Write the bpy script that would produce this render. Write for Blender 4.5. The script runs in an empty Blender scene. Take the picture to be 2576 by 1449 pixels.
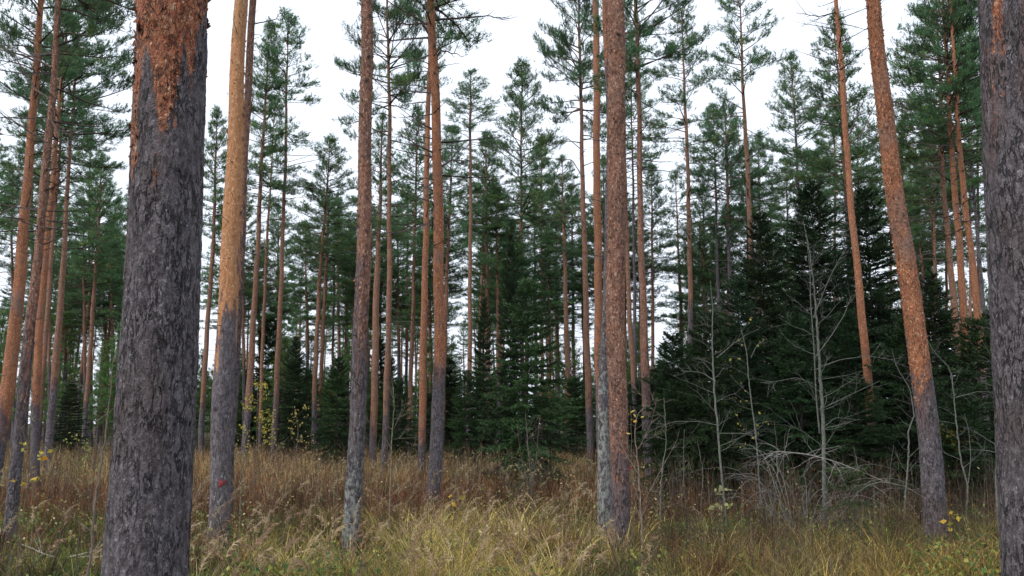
import bpy, math, random
import numpy as np
from mathutils import Matrix, Vector
from math import radians as R_, pi, sin, cos, tan, atan

SC = bpy.context.scene
COL = SC.collection
# ------------------------------------------------------------------ camera
FPX, CX, CY = 2150.0, 1288.0, 724.5          # focal length and centre in 2576-wide picture units
CAMH = 1.65
TH = atan(340.0 / FPX)
cam_d = bpy.data.cameras.new("camera"); cam = bpy.data.objects.new("camera", cam_d); COL.objects.link(cam)
cam_d.sensor_width = 36.0; cam_d.lens = FPX / 2576.0 * 36.0
cam_d.clip_start = 0.05; cam_d.clip_end = 2000
cam.location = (0, 0, CAMH); cam.rotation_euler = (R_(90) + TH, 0, 0)
SC.camera = cam
# ------------------------------------------------------------------ sky, sun, exposure
SUN_EL, SUN_AZ = R_(48), R_(-125)             # azimuth from +Y towards +X
w = bpy.data.worlds.new("World"); SC.world = w; w.use_nodes = True
nt = w.node_tree; nt.nodes.clear()
sky = nt.nodes.new('ShaderNodeTexSky'); sky.sky_type = 'NISHITA'; sky.sun_disc = False
sky.sun_elevation = SUN_EL; sky.sun_rotation = SUN_AZ
sky.air_density = 1.0; sky.dust_density = 4.0; sky.ozone_density = 1.0
mixw = nt.nodes.new('ShaderNodeMix'); mixw.data_type = 'RGBA'
mixw.inputs['Factor'].default_value = 0.86
mixw.inputs['B'].default_value = (10.2, 11.0, 12.3, 1)      # the even white cloud deck over the blue
bg = nt.nodes.new('ShaderNodeBackground'); bg.inputs['Strength'].default_value = 0.074
wo = nt.nodes.new('ShaderNodeOutputWorld')
nt.links.new(sky.outputs[0], mixw.inputs['A']); nt.links.new(mixw.outputs['Result'], bg.inputs['Color'])
nt.links.new(bg.outputs[0], wo.inputs[0])
sd = bpy.data.lights.new("sun", 'SUN'); sd.energy = 1.5; sd.angle = R_(14); sd.color = (1, 0.95, 0.88)
so = bpy.data.objects.new("sun", sd); COL.objects.link(so)
sv = Vector((sin(SUN_AZ) * cos(SUN_EL), cos(SUN_AZ) * cos(SUN_EL), sin(SUN_EL)))
so.rotation_euler = sv.to_track_quat('Z', 'Y').to_euler(); so.location = (0, 0, 40)
SC.view_settings.view_transform = 'Standard'; SC.view_settings.look = 'None'
SC.view_settings.gamma = 1.0; SC.view_settings.exposure = 0.75
SC.cycles.max_bounces = 5; SC.cycles.diffuse_bounces = 3; SC.cycles.transmission_bounces = 3
SC.cycles.transparent_max_bounces = 4; SC.cycles.caustics_reflective = False

# ------------------------------------------------------------------ helpers
def zof(py, D):
    t = (CY - py) / FPX
    return CAMH + D * (sin(TH) + t * cos(TH)) / (cos(TH) - t * sin(TH))
def xof(px, z, D):
    return (px - CX) / FPX * (D * cos(TH) + (z - CAMH) * sin(TH))
def at(px, py, D):
    z = zof(py, D); return np.array((xof(px, z, D), D, z))
def pxof(x, y, z):
    return CX + FPX * x / (y * cos(TH) + (z - CAMH) * sin(TH))

def _hash(i, j, k, s):
    n = (i * 374761393 + j * 668265263 + k * 2147483647 + s * 974634777) & 0xffffffff
    n = ((n ^ (n >> 13)) * 1274126177) & 0xffffffff
    return ((n ^ (n >> 16)) & 0xffff) / 65535.0
def vnoise(x, y, z=0.0, s=0):
    x, y, z = np.broadcast_arrays(np.asarray(x, float), np.asarray(y, float), np.asarray(z, float))
    i, j, k = (np.floor(a).astype(np.int64) for a in (x, y, z))
    u, v, t = x - i, y - j, z - k
    u, v, t = (a * a * (3 - 2 * a) for a in (u, v, t))
    r = 0
    for a in (0, 1):
        for b in (0, 1):
            for c in (0, 1):
                r = r + _hash(i + a, j + b, k + c, s) * (u if a else 1 - u) * (v if b else 1 - v) * (t if c else 1 - t)
    return r
def fbm(x, y, z=0.0, s=0, o=3):
    r, a, t = 0, 0.5, 0
    for q in range(o):
        r = r + a * vnoise(np.asarray(x) * 2 ** q, np.asarray(y) * 2 ** q, np.asarray(z) * 2 ** q, s + q); t += a; a *= .5
    return r / t

def ground_z(x, y):
    x = np.asarray(x, float); y = np.asarray(y, float)
    z = .16 * (fbm(x / 4.2, y / 4.2, 0, 5, 3) - .5) + .05 * (vnoise(x / .7, y / .7, 0, 9) - .5)
    return z + .5 * np.clip((y - 45) / 60, 0, 1.5) * vnoise(x / 25, y / 25, 0, 3)

class MB:
    """collects quads and triangles with a colour and two bark values per vertex, links them as ONE mesh"""
    def __init__(s): s.V, s.C, s.Q, s.T, s.QM, s.TM, s.n = [], [], [], [], [], [], 0
    def add(s, V, C, Q=None, T=None, m=0):
        V = np.asarray(V, float).reshape(-1, 3); C = np.broadcast_to(np.asarray(C, float), (len(V), 3))
        s.V.append(V); s.C.append(C)
        if Q is not None: Q = np.asarray(Q).reshape(-1, 4); s.Q.append(Q + s.n); s.QM.append(np.full(len(Q), m))
        if T is not None: T = np.asarray(T).reshape(-1, 3); s.T.append(T + s.n); s.TM.append(np.full(len(T), m))
        s.n += len(V)
    def mesh(s, name, mats, smooth=False):
        V = np.concatenate(s.V); C = np.concatenate(s.C)
        Q = np.concatenate(s.Q) if s.Q else np.zeros((0, 4), int); T = np.concatenate(s.T) if s.T else np.zeros((0, 3), int)
        me = bpy.data.meshes.new(name)
        me.vertices.add(len(V)); me.vertices.foreach_set('co', V.ravel().astype(np.float32))
        nl = len(Q) * 4 + len(T) * 3
        me.loops.add(nl); me.loops.foreach_set('vertex_index', np.concatenate([Q.ravel(), T.ravel()]).astype(np.int32))
        me.polygons.add(len(Q) + len(T))
        st = np.concatenate([np.arange(len(Q)) * 4, len(Q) * 4 + np.arange(len(T)) * 3]).astype(np.int32)
        me.polygons.foreach_set('loop_start', st)
        mi = np.concatenate(([*s.QM] or [np.zeros(0)]) + ([*s.TM] or [np.zeros(0)])).astype(np.int32)
        me.polygons.foreach_set('material_index', mi)
        me.polygons.foreach_set('use_smooth', np.full(len(mi), smooth))
        a = me.attributes.new('col', 'FLOAT_COLOR', 'POINT')
        a.data.foreach_set('color', np.column_stack([C, np.ones(len(C))]).ravel().astype(np.float32))
        for m in (mats if isinstance(mats, (list, tuple)) else [mats]): me.materials.append(m)
        me.update(calc_edges=True)
        return me
    def build(s, name, mats, parent=None, smooth=False):
        return link(name, s.mesh(name, mats, smooth), parent)

def link(name, me, parent=None):
    o = bpy.data.objects.new(name, me); COL.objects.link(o)
    if parent is not None: o.parent = parent
    return o
def tag(o, label, cat, group=None, kind=None):
    if kind: o['kind'] = kind
    if label: o['label'] = label
    if cat: o['category'] = cat
    if group: o['group'] = group
    return o
def thing(name, label, cat, loc, group=None):
    o = bpy.data.objects.new(name, None); COL.objects.link(o); o.location = loc; o.empty_display_size = .2
    return tag(o, label, cat, group)

def norm(v): return v / np.maximum(np.linalg.norm(v, axis=-1, keepdims=True), 1e-9)
def sticks(mb, P0, P1, r0, r1, C, m=0, n=3):
    P0 = np.atleast_2d(P0); P1 = np.atleast_2d(P1); N = len(P0)
    if N == 0: return
    d = norm(P1 - P0); a = norm(np.cross(d, np.where(np.abs(d[:, 2:3]) > .9, [[1., 0, 0]], [[0, 0, 1.]]))); b = np.cross(d, a)
    r0 = np.broadcast_to(r0, (N,)); r1 = np.broadcast_to(r1, (N,))
    V = []
    for P, r in ((P0, r0), (P1, r1)):
        for k in range(n):
            t = 2 * pi * k / n
            V.append(P + (a * cos(t) + b * sin(t)) * r[:, None])
    V = np.stack(V, 1).reshape(-1, 3)
    C = np.asarray(C, float)
    C = np.repeat(C, 2 * n, 0) if C.ndim == 2 else C
    base = (np.arange(N) * 2 * n)[:, None, None]
    q = np.array([[k, (k + 1) % n, n + (k + 1) % n, n + k] for k in range(n)])[None]
    mb.add(V, C, Q=(base + q).reshape(-1, 4), m=m)
def polyline(mb, pts, rad, C, m=0, n=3):
    pts = np.asarray(pts, float); rad = np.broadcast_to(rad, (len(pts),))
    sticks(mb, pts[:-1], pts[1:], rad[:-1], rad[1:], C, m, n)
def tubes(mb, PL, RL, C, m=0, n=5):
    """one continuous tube through the points"""
    pts = np.asarray(PL, float); rad = np.broadcast_to(RL, (len(pts),))
    d = norm(np.gradient(pts, axis=0)); ref = np.array([[0, 1., 0]]) if abs(d[:, 1]).mean() < .8 else np.array([[1., 0, 0]])
    a = norm(np.cross(d, ref)); b = np.cross(d, a)
    th = np.arange(n) * 2 * pi / n
    V = pts[:, None] + (a[:, None] * np.cos(th)[None, :, None] + b[:, None] * np.sin(th)[None, :, None]) * rad[:, None, None]
    i = np.arange(len(pts) - 1)[:, None] * n; k = np.arange(n)[None]; k2 = (k + 1) % n
    Q = np.stack([i + k, i + k2, i + n + k2, i + n + k], -1)
    mb.add(V.reshape(-1, 3), C, Q=Q.reshape(-1, 4), m=m)
def blades(mb, P, D, L, W, C, rng, m=0):
    """one narrow triangle per blade"""
    N = len(P); D = norm(D); a = norm(np.cross(D, rng.normal(size=(N, 3))))
    L = np.broadcast_to(L, (N,))[:, None]; W = np.broadcast_to(W, (N,))[:, None]
    V = np.stack([P - a * W / 2 + D * L * .12, P + a * W / 2 + D * L * .12, P + D * L], 1).reshape(-1, 3)
    mb.add(V, np.repeat(C, 3, 0) if np.ndim(C) == 2 else C, T=np.arange(3 * N).reshape(-1, 3), m=m)

# ------------------------------------------------------------------ materials
def newmat(name):
    m = bpy.data.materials.new(name); m.use_nodes = True; t = m.node_tree; t.nodes.clear()
    out = t.nodes.new('ShaderNodeOutputMaterial'); return m, t, out
def N(t, ty, **kw):
    n = t.nodes.new(ty)
    for k, v in kw.items(): setattr(n, k, v)
    return n
def vattr(t, name):
    a = N(t, 'ShaderNodeAttribute'); a.attribute_name = name; return a
def ramp(t, src, p0, p1, c0=(0, 0, 0, 1), c1=(1, 1, 1, 1)):
    r = N(t, 'ShaderNodeValToRGB'); r.color_ramp.elements[0].position = p0; r.color_ramp.elements[1].position = p1
    r.color_ramp.elements[0].color = c0; r.color_ramp.elements[1].color = c1; t.links.new(src, r.inputs[0]); return r.outputs[0]
def mixc(t, fac, a, b, mode='MIX'):
    m = N(t, 'ShaderNodeMix', data_type='RGBA', blend_type=mode)
    for s, v in (('Factor', fac), ('A', a), ('B', b)):
        if hasattr(v, 'links'): t.links.new(v, m.inputs[s])
        else: m.inputs[s].default_value = v if s == 'Factor' else (*v, 1)[:4]
    return m.outputs['Result']
def math_(t, op, a, b=0.0, clamp=False):
    m = N(t, 'ShaderNodeMath', operation=op, use_clamp=clamp)
    for i, v in enumerate((a, b)):
        if hasattr(v, 'links'): t.links.new(v, m.inputs[i])
        else: m.inputs[i].default_value = v
    return m.outputs[0]
def noise(t, vec, scale, detail=3, rough=.55, dist=0.0):
    n = N(t, 'ShaderNodeTexNoise'); n.inputs['Scale'].default_value = scale; n.inputs['Detail'].default_value = detail
    n.inputs['Roughness'].default_value = rough; n.inputs['Distortion'].default_value = dist
    if vec is not None: t.links.new(vec, n.inputs['Vector'])
    return n

def leaf_mat(name, trans=.3, rough=.6, vary=.25):
    m, t, out = newmat(name)
    c = vattr(t, 'col').outputs['Color']
    oi = N(t, 'ShaderNodeObjectInfo')
    v = math_(t, 'ADD', math_(t, 'MULTIPLY', oi.outputs['Random'], vary), 1 - vary / 2)
    hs = N(t, 'ShaderNodeHueSaturation'); t.links.new(c, hs.inputs['Color']); t.links.new(v, hs.inputs['Value'])
    t.links.new(math_(t, 'ADD', math_(t, 'MULTIPLY', oi.outputs['Random'], .03), .485), hs.inputs['Hue'])
    p = N(t, 'ShaderNodeBsdfPrincipled'); p.inputs['Roughness'].default_value = rough
    p.inputs['Specular IOR Level'].default_value = .25
    t.links.new(hs.outputs[0], p.inputs['Base Color'])
    tr = N(t, 'ShaderNodeBsdfTranslucent'); t.links.new(hs.outputs[0], tr.inputs['Color'])
    mx = N(t, 'ShaderNodeMixShader'); mx.inputs[0].default_value = trans
    t.links.new(p.outputs[0], mx.inputs[1]); t.links.new(tr.outputs[0], mx.inputs[2]); t.links.new(mx.outputs[0], out.inputs[0])
    return m
def plain_mat(name, rough=.85):
    m, t, out = newmat(name)
    tc = N(t, 'ShaderNodeTexCoord')
    n = noise(t, tc.outputs['Object'], 22, 3)
    c = mixc(t, 1.0, vattr(t, 'col').outputs['Color'], ramp(t, n.outputs[0], .3, .7, (.6, .6, .6, 1), (1.35, 1.35, 1.35, 1)), 'MULTIPLY')
    p = N(t, 'ShaderNodeBsdfPrincipled'); p.inputs['Roughness'].default_value = rough; p.inputs['Specular IOR Level'].default_value = .2
    t.links.new(c, p.inputs['Base Color']); t.links.new(p.outputs[0], out.inputs[0]); return m

def bark_mat(name, scale=1.0, bump=.6, tan_=0.0, plates=1.0, tones=None):
    """col.r = how far the bark has turned orange, col.g = lichen, col.b = darkness of knots / resin"""
    m, t, out = newmat(name)
    tc = N(t, 'ShaderNodeTexCoord'); oi = N(t, 'ShaderNodeObjectInfo')
    off = N(t, 'ShaderNodeVectorMath', operation='ADD'); t.links.new(tc.outputs['Object'], off.inputs[0])
    cb = N(t, 'ShaderNodeCombineXYZ')
    for k in range(3): t.links.new(math_(t, 'MULTIPLY', oi.outputs['Random'], 37.0 + 11 * k), cb.inputs[k])
    t.links.new(cb.outputs[0], off.inputs[1])
    def mapped(z):
        mp = N(t, 'ShaderNodeMapping'); mp.inputs['Scale'].default_value = (scale, scale, scale * z); t.links.new(off.outputs[0], mp.inputs[0]); return mp.outputs[0]
    vec, tall = mapped(.6), mapped(.28)
    vc = N(t, 'ShaderNodeTexVoronoi', feature='F1'); vc.inputs['Scale'].default_value = 42
    nd = noise(t, vec, 20, 3, .6); dm = N(t, 'ShaderNodeVectorMath', operation='MULTIPLY_ADD'); t.links.new(nd.outputs['Color'], dm.inputs[0])
    dm.inputs[1].default_value = (.06, .06, .06); t.links.new(vec, dm.inputs[2]); t.links.new(dm.outputs[0], vc.inputs['Vector'])
    vs = N(t, 'ShaderNodeTexVoronoi', feature='F1'); vs.inputs['Scale'].default_value = 110; t.links.new(dm.outputs[0], vs.inputs['Vector'])
    cell = N(t, 'ShaderNodeSeparateColor'); t.links.new(vc.outputs['Color'], cell.inputs[0])
    cels = N(t, 'ShaderNodeSeparateColor'); t.links.new(vs.outputs['Color'], cels.inputs[0])
    big = noise(t, vec, 3.2, 4, .6); fine = noise(t, vec, 130, 3, .65); midn = noise(t, vec, 34, 4, .7)
    # thin broken furrows, longer than wide
    rid = math_(t, 'ABSOLUTE', math_(t, 'SUBTRACT', noise(t, tall, 30, 4, .6, .4).outputs[0], .5))
    brk = ramp(t, noise(t, vec, 9, 3, .6).outputs[0], .42, .6)
    crack = math_(t, 'MAXIMUM', ramp(t, rid, .0, .045), math_(t, 'MULTIPLY', brk, .75))
    cs = N(t, 'ShaderNodeSeparateColor'); t.links.new(vattr(t, 'col').outputs['Color'], cs.inputs[0])
    ora, lich, knot = cs.outputs[0], cs.outputs[1], cs.outputs[2]
    g = mixc(t, ramp(t, midn.outputs[0], .36, .66), (.076, .066, .074), (.235, .210, .226))
    g = mixc(t, math_(t, 'MULTIPLY', cell.outputs[0], .4), g, (.095, .072, .077))
    g = mixc(t, math_(t, 'MULTIPLY', ramp(t, cels.outputs[1], .94, .96), ramp(t, fine.outputs[0], .42, .6)), g, (.34, .33, .35))
    g = mixc(t, ramp(t, big.outputs[0], .50, .74), g, (.105, .078, .077))
    g = mixc(t, math_(t, 'MULTIPLY', ramp(t, ora, .12, .5), .65), g, (.20, .105, .09))
    g = mixc(t, crack, (.026, .022, .026), g)
    o1, o2, o3, o4 = ((.27, .105, .055), (.50, .225, .115), (.40, .145, .07), (.64, .37, .21)) if not tan_ else ((.34, .155, .07), (.52, .27, .13), (.42, .19, .085), (.60, .38, .22))
    if tones: o1, o2, o3, o4 = tones
    o = mixc(t, ramp(t, midn.outputs[0], .36, .68), o1, o2)
    o = mixc(t, ramp(t, cell.outputs[1], .45, .75), o, o3)
    o = mixc(t, ramp(t, cels.outputs[0], .88, .92), o, o4)
    o = mixc(t, ramp(t, big.outputs[0], .52, .74), o, (.27, .17, .135) if not tan_ else (.38, .22, .12))
    if not tan_: o = mixc(t, ramp(t, cels.outputs[2], .04, .09, (1, 1, 1, 1), (0, 0, 0, 1)), o, (.10, .06, .05))
    o = mixc(t, ramp(t, crack, .0, .8, (.25 if not tan_ else .75,) * 3 + (1,), (1, 1, 1, 1)), (.13, .065, .045), o)
    k = math_(t, 'ADD', ora, math_(t, 'MULTIPLY', math_(t, 'SUBTRACT', noise(t, vec, 7, 5, .7).outputs[0], .5), 1.7))
    k = ramp(t, math_(t, 'ADD', k, math_(t, 'MULTIPLY', math_(t, 'SUBTRACT', cell.outputs[2], .5), .25)), .42, .58)
    c = mixc(t, k, g, o)
    lm = ramp(t, math_(t, 'ADD', noise(t, vec, 26, 4, .7).outputs[0], math_(t, 'MULTIPLY', math_(t, 'SUBTRACT', lich, .5), .4)), .55, .61)
    lm = math_(t, 'MULTIPLY', lm, ramp(t, lich, .02, .2))
    c = mixc(t, lm, c, (.29, .31, .285))
    c = mixc(t, knot, c, (.035, .025, .025))
    p = N(t, 'ShaderNodeBsdfPrincipled'); p.inputs['Roughness'].default_value = .8; p.inputs['Specular IOR Level'].default_value = .3
    t.links.new(c, p.inputs['Base Color'])
    h = math_(t, 'ADD', math_(t, 'MULTIPLY', crack, .5), math_(t, 'ADD', math_(t, 'MULTIPLY', midn.outputs[0], .9), math_(t, 'MULTIPLY', cels.outputs[0], .3)))
    h = math_(t, 'ADD', h, math_(t, 'ADD', math_(t, 'MULTIPLY', fine.outputs[0], .45), math_(t, 'MULTIPLY', cell.outputs[1], .35 * plates)))
    b = N(t, 'ShaderNodeBump'); b.inputs['Strength'].default_value = bump; b.inputs['Distance'].default_value = .018 / scale
    t.links.new(h, b.inputs['Height']); t.links.new(b.outputs[0], p.inputs['Normal'])
    t.links.new(p.outputs[0], out.inputs[0]); return m

BARK = bark_mat('pine_bark', 1.0, .8)
BARK_BIG = bark_mat('thick_pine_bark', 1.25, 1.4, 0, 1.8, ((.28, .095, .05), (.54, .22, .11), (.42, .13, .065), (.66, .40, .24)))
BARK_FAR = bark_mat('distant_pine_bark', .7, .8, 0, 1, ((.20, .105, .07), (.38, .205, .13), (.30, .14, .085), (.46, .30, .20)))
BARK_RED = bark_mat('dull_reddish_bark', .85, 1.1, 0, 1.6, ((.17, .085, .066), (.42, .23, .16), (.34, .16, .10), (.58, .39, .28)))
BARK_TAN = bark_mat('smooth_tan_bark', .8, .35, 1)
BARK_MID = bark_mat('pine_bark_small_plates', .8, .9)
NEEDLE = leaf_mat('pine_needles', .5, .55, .3)
SPRUCE = leaf_mat('spruce_needles', .2, .55, .25)
GRASS = leaf_mat('grass_blades', .3, .6, 0)
LEAF = leaf_mat('leaves', .35, .5, 0)
WOOD = plain_mat('twig_bark')

def ground_material():
    m, t, out = newmat('forest_soil')
    geo = N(t, 'ShaderNodeNewGeometry'); v = geo.outputs['Position']
    c = mixc(t, ramp(t, noise(t, v, .6, 5, .6).outputs[0], .35, .65), (.022, .019, .010), (.05, .034, .018))
    c = mixc(t, ramp(t, noise(t, v, 9, 4, .7).outputs[0], .45, .65), c, (.11, .08, .04))
    c = mixc(t, ramp(t, noise(t, v, 2.1, 4, .6).outputs[0], .52, .66), c, (.035, .055, .018))
    p = N(t, 'ShaderNodeBsdfPrincipled'); p.inputs['Roughness'].default_value = .95; p.inputs['Specular IOR Level'].default_value = .1
    t.links.new(c, p.inputs['Base Color'])
    b = N(t, 'ShaderNodeBump'); b.inputs['Strength'].default_value = .8; b.inputs['Distance'].default_value = .05
    t.links.new(noise(t, v, 14, 4, .7).outputs[0], b.inputs['Height']); t.links.new(b.outputs[0], p.inputs['Normal'])
    t.links.new(p.outputs[0], out.inputs[0]); return m
# ------------------------------------------------------------------ ground
def make_ground():
    xs = np.concatenate([[-900, -400, -200, -120], np.arange(-80, 80.1, .8), [120, 200, 400, 900]])
    ys = np.concatenate([[-300, -100, -40], np.arange(-20, 110.1, .8), [150, 250, 500, 1200]])
    X, Y = np.meshgrid(xs, ys); Z = ground_z(X, Y)
    nx = len(xs); i = (np.arange(len(ys) - 1) * nx)[:, None] + np.arange(nx - 1)[None]
    mb = MB(); mb.add(np.stack([X, Y, Z], -1).reshape(-1, 3), (.1, .1, .1), Q=np.stack([i, i + 1, i + nx + 1, i + nx], -1).reshape(-1, 4))
    o = mb.build('ground', ground_material(), smooth=True); o['kind'] = 'structure'
make_ground()

# ------------------------------------------------------------------ pine crowns
def rot_about_z(v, a):
    c, s = np.cos(a), np.sin(a)
    return np.stack([v[..., 0] * c - v[..., 1] * s, v[..., 0] * s + v[..., 1] * c, v[..., 2]], -1)
def pine_crown(seed, Lc=8.0, Rm=1.7, dens=1.0, dead=3.5, pointed=1.0, tone=(.045, .092, .058), blade=.105):
    rng = np.random.default_rng(seed); mb = MB()
    tp, td, tc_ = [], [], []
    S0, S1, SR0, SR1, SC_ = [], [], [], [], []
    bark = np.array((.10, .065, .05)); barkd = np.array((.085, .07, .065))
    h = -dead
    while h < Lc - .15:
        t = max(h, 0) / Lc
        if h < 0: nl = rng.integers(1, 4)
        else: nl = rng.integers(2, 5)
        ph = rng.uniform(0, 2 * pi)
        for k in range(nl):
            if h >= 0 and rng.random() > dens * (.74 + .4 * t): continue
            a = ph + 2 * pi * k / nl + rng.normal(0, .25)
            if h < 0: l = rng.uniform(.35, 1.25) * (.7 + .5 * Rm / 1.7); el = rng.uniform(-.25, .35)
            else:
                prof = (1 - t) ** (.75 * pointed) * (.72 + .28 * min(t / .22, 1))
                l = Rm * prof * rng.uniform(.4, 1.2) + .12; el = -.05 + 1.0 * t ** .8 + rng.normal(0, .12)
            n = 5; s = np.linspace(0, 1, n)
            az = a + np.cumsum(rng.normal(0, .08, n)); elv = el + s * (.35 if h >= 0 else .15) + np.cumsum(rng.normal(0, .07, n)) - (.35 * np.sin(pi * s) * (1 - t) if h >= 0 else 0)
            dv = np.stack([np.cos(az) * np.cos(elv), np.sin(az) * np.cos(elv), np.sin(elv)], -1)
            p = np.array((0, 0, h + rng.normal(0, .09))) + np.concatenate([np.zeros((1, 3)), np.cumsum(dv[:-1] * l / (n - 1), 0)])
            r = (.008 + .012 * l) * (1 - .8 * s)
            S0.append(p[:-1]); S1.append(p[1:]); SR0.append(r[:-1]); SR1.append(r[1:]); SC_.append(np.tile(bark if h >= 0 else barkd, (n - 1, 1)))
            nb = int(l * (9 if h >= 0 else 4)) + 2
            sp = rng.uniform(.25 if h >= 0 else .3, 1, nb) ** .8; sp[-1] = 1
            for q in range(nb):
                f = sp[q] * (n - 1); i0 = min(int(f), n - 2); b0 = p[i0] + (p[i0 + 1] - p[i0]) * (f - i0)
                sgn = rng.choice((-1, 1)); d = rot_about_z(dv[i0], sgn * rng.uniform(.35, 1.05)) if sp[q] < .99 else dv[-1]
                d = d + np.array((0, 0, rng.uniform(0, .5))); d /= np.linalg.norm(d)
                bl = rng.uniform(.2, .5) * (l * .55 + .25) * (1.15 - .5 * sp[q])
                if h < 0: bl *= .7
                b1 = b0 + d * bl
                S0.append(b0[None]); S1.append(b1[None]); SR0.append([.006]); SR1.append([.002]); SC_.append([bark if h >= 0 else barkd])
                if h < 0: continue
                nt_ = max(3, int(bl * 18)); tt = rng.uniform(.3, 1.05, nt_)
                base = b0 + d * bl * tt[:, None] + rng.normal(0, .055, (nt_, 3))
                up = np.array((0, 0, rng.uniform(.45, 1.1)))
                dd = norm(d * .8 + up + rng.normal(0, .35, (nt_, 3)))
                tone_l = np.array(tone) * rng.uniform(.55, 1.45)
                if rng.random() < .12: tone_l = tone_l * np.array((1.5, 1.15, .7))
                tp.append(base); td.append(dd); tc_.append(tone_l * rng.uniform(.8, 1.25, (nt_, 1)))
        h += rng.uniform(.26, .44) if h < 0 else rng.uniform(.10, .24)
    # leader shoots at the tip
    k = 16; tp.append(np.stack([rng.normal(0, .03, k), rng.normal(0, .03, k), rng.uniform(Lc - .7, Lc + .05, k)], -1)); td.append(norm(np.array((0, 0, 1.)) + rng.normal(0, .3, (k, 3)))); tc_.append(np.tile(np.array(tone) * 1.1, (k, 1)))
    sticks(mb, np.concatenate(S0), np.concatenate(S1), np.concatenate(SR0), np.concatenate(SR1), np.concatenate(SC_), 1)
    P, D, C = np.concatenate(tp), np.concatenate(td), np.concatenate(tc_)
    nbld = 11
    P = np.repeat(P, nbld, 0); D = np.repeat(D, nbld, 0); C = np.repeat(C, nbld, 0); M = len(P)
    al = rng.uniform(-.02, .11, M)
    blades(mb, P + D * al[:, None], D * 1.0 + rng.normal(0, .5, (M, 3)), rng.uniform(.7, 1.25, M) * blade, blade * .14, C, rng, 0)
    return mb.mesh('crown', [NEEDLE, WOOD])

def spruce_crown(seed, H=5.0, Rm=1.5, low=.35, tone=(.024, .053, .017), dens=1.0, blade=.085):
    rng = np.random.default_rng(seed); mb = MB()
    P, D, C = [], [], []; S0, S1, SR0, SR1 = [], [], [], []
    h = low
    while h < H - .1:
        t = (h - low) / (H - low); nl = rng.integers(5, 8); ph = rng.uniform(0, 6.3)
        for k in range(nl):
            if rng.random() > .93 * dens: continue
            a = ph + 2 * pi * k / nl + rng.normal(0, .22)
            l = Rm * (1 - t) ** .68 * rng.uniform(.55, 1.2) * (.8 + .2 * min(t / .15, 1)) + .1
            n = 6; s = np.linspace(0, 1, n)
            el = (.75 * t - .12) - .55 * np.sin(pi * s * .9) * (1 - t) + .35 * s ** 2
            az = a + np.cumsum(rng.normal(0, .05, n))
            dv = np.stack([np.cos(az) * np.cos(el), np.sin(az) * np.cos(el), np.sin(el)], -1)
            p = np.array((0, 0, h + rng.normal(0, .04))) + np.concatenate([np.zeros((1, 3)), np.cumsum(dv[:-1] * l / (n - 1), 0)])
            r = (.006 + .008 * l) * (1 - .85 * s)
            S0.append(p[:-1]); S1.append(p[1:]); SR0.append(r[:-1]); SR1.append(r[1:])
            nb = int(l * 15) + 3
            tl = np.array(tone) * rng.uniform(.6, 1.6)
            for q in range(nb):
                f0 = (q + rng.random()) / nb; f0 = .12 + .88 * f0; f = f0 * (n - 1); i0 = min(int(f), n - 2); b0 = p[i0] + (p[i0 + 1] - p[i0]) * (f - i0)
                sg = 1 if q % 2 else -1
                d = rot_about_z(dv[i0], sg * rng.uniform(.6, 1.0)); d = d + np.array((0, 0, -rng.uniform(.05, .55) * (1 - .6 * t))); d /= np.linalg.norm(d)
                bl = (.12 + .30 * l * (1.1 - f0)) * rng.uniform(.7, 1.25)
                S0.append(b0[None]); S1.append((b0 + d * bl)[None]); SR0.append([.004]); SR1.append([.0015])
                m_ = max(6, int(bl * 75)); tt = rng.uniform(0.02, 1, m_)
                P.append(b0 + d * bl * tt[:, None] + rng.normal(0, .008, (m_, 3)))
                D.append(norm(d[None] * .9 + rng.normal(0, .42, (m_, 3)) * np.array((1, 1, .75)))); C.append(np.tile(tl, (m_, 1)) * rng.uniform(.75, 1.3, (m_, 1)))
            m_ = int(l * 55); tt = rng.uniform(.1, 1, m_); f = tt * (n - 1); i0 = np.minimum(f.astype(int), n - 2)
            P.append(p[i0] + (p[i0 + 1] - p[i0]) * (f - i0)[:, None]); D.append(norm(dv[i0] + rng.normal(0, .5, (m_, 3)))); C.append(np.tile(tl, (m_, 1)))
        h += rng.uniform(.13, .24)
    m_ = 60; P.append(np.stack([rng.normal(0, .01, m_), rng.normal(0, .01, m_), rng.uniform(H - .7, H, m_)], -1)); D.append(norm(np.array((0, 0, .8)) + rng.normal(0, .5, (m_, 3)))); C.append(np.tile(tone, (m_, 1)))
    sticks(mb, np.concatenate(S0), np.concatenate(S1), np.concatenate(SR0), np.concatenate(SR1), (.05, .04, .035), 1)
    P, D, C = np.concatenate(P), np.concatenate(D), np.concatenate(C); M = len(P)
    blades(mb, P, D, rng.uniform(.7, 1.3, M) * blade, blade * .3, C, rng, 0)
    return mb.mesh('crown', [SPRUCE, WOOD])

PC = {  # style: list of (mesh, length, radius)
 'dense': [(pine_crown(s, 8, 1.75, 1.0, 3.0, 1.0, (.098, .190, .086)), 8, 1.75) for s in (1, 2, 3)],
 'sparse': [(pine_crown(s, 7, 1.5, .62, 4.0, .8, (.098, .186, .092)), 7, 1.5) for s in (11, 12, 13)],
 'broad': [(pine_crown(s, 6.5, 2.2, .8, 3.5, .7, (.078, .152, .074)), 6.5, 2.2) for s in (21, 22)],
 'young': [(pine_crown(s, 6.0, 1.35, 1.0, 1.0, 1.1, (.11, .21, .07), .10), 6.0, 1.35) for s in (31, 32)],
}
SPC = {
 'small': [(spruce_crown(s, 4.5, 1.45, .3), 4.5, 1.45) for s in (41, 42)],
 'tall': [(spruce_crown(s, 8.0, 1.9, .5, (.018, .040, .014)), 8.0, 1.9) for s in (43, 44)],
}

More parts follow.
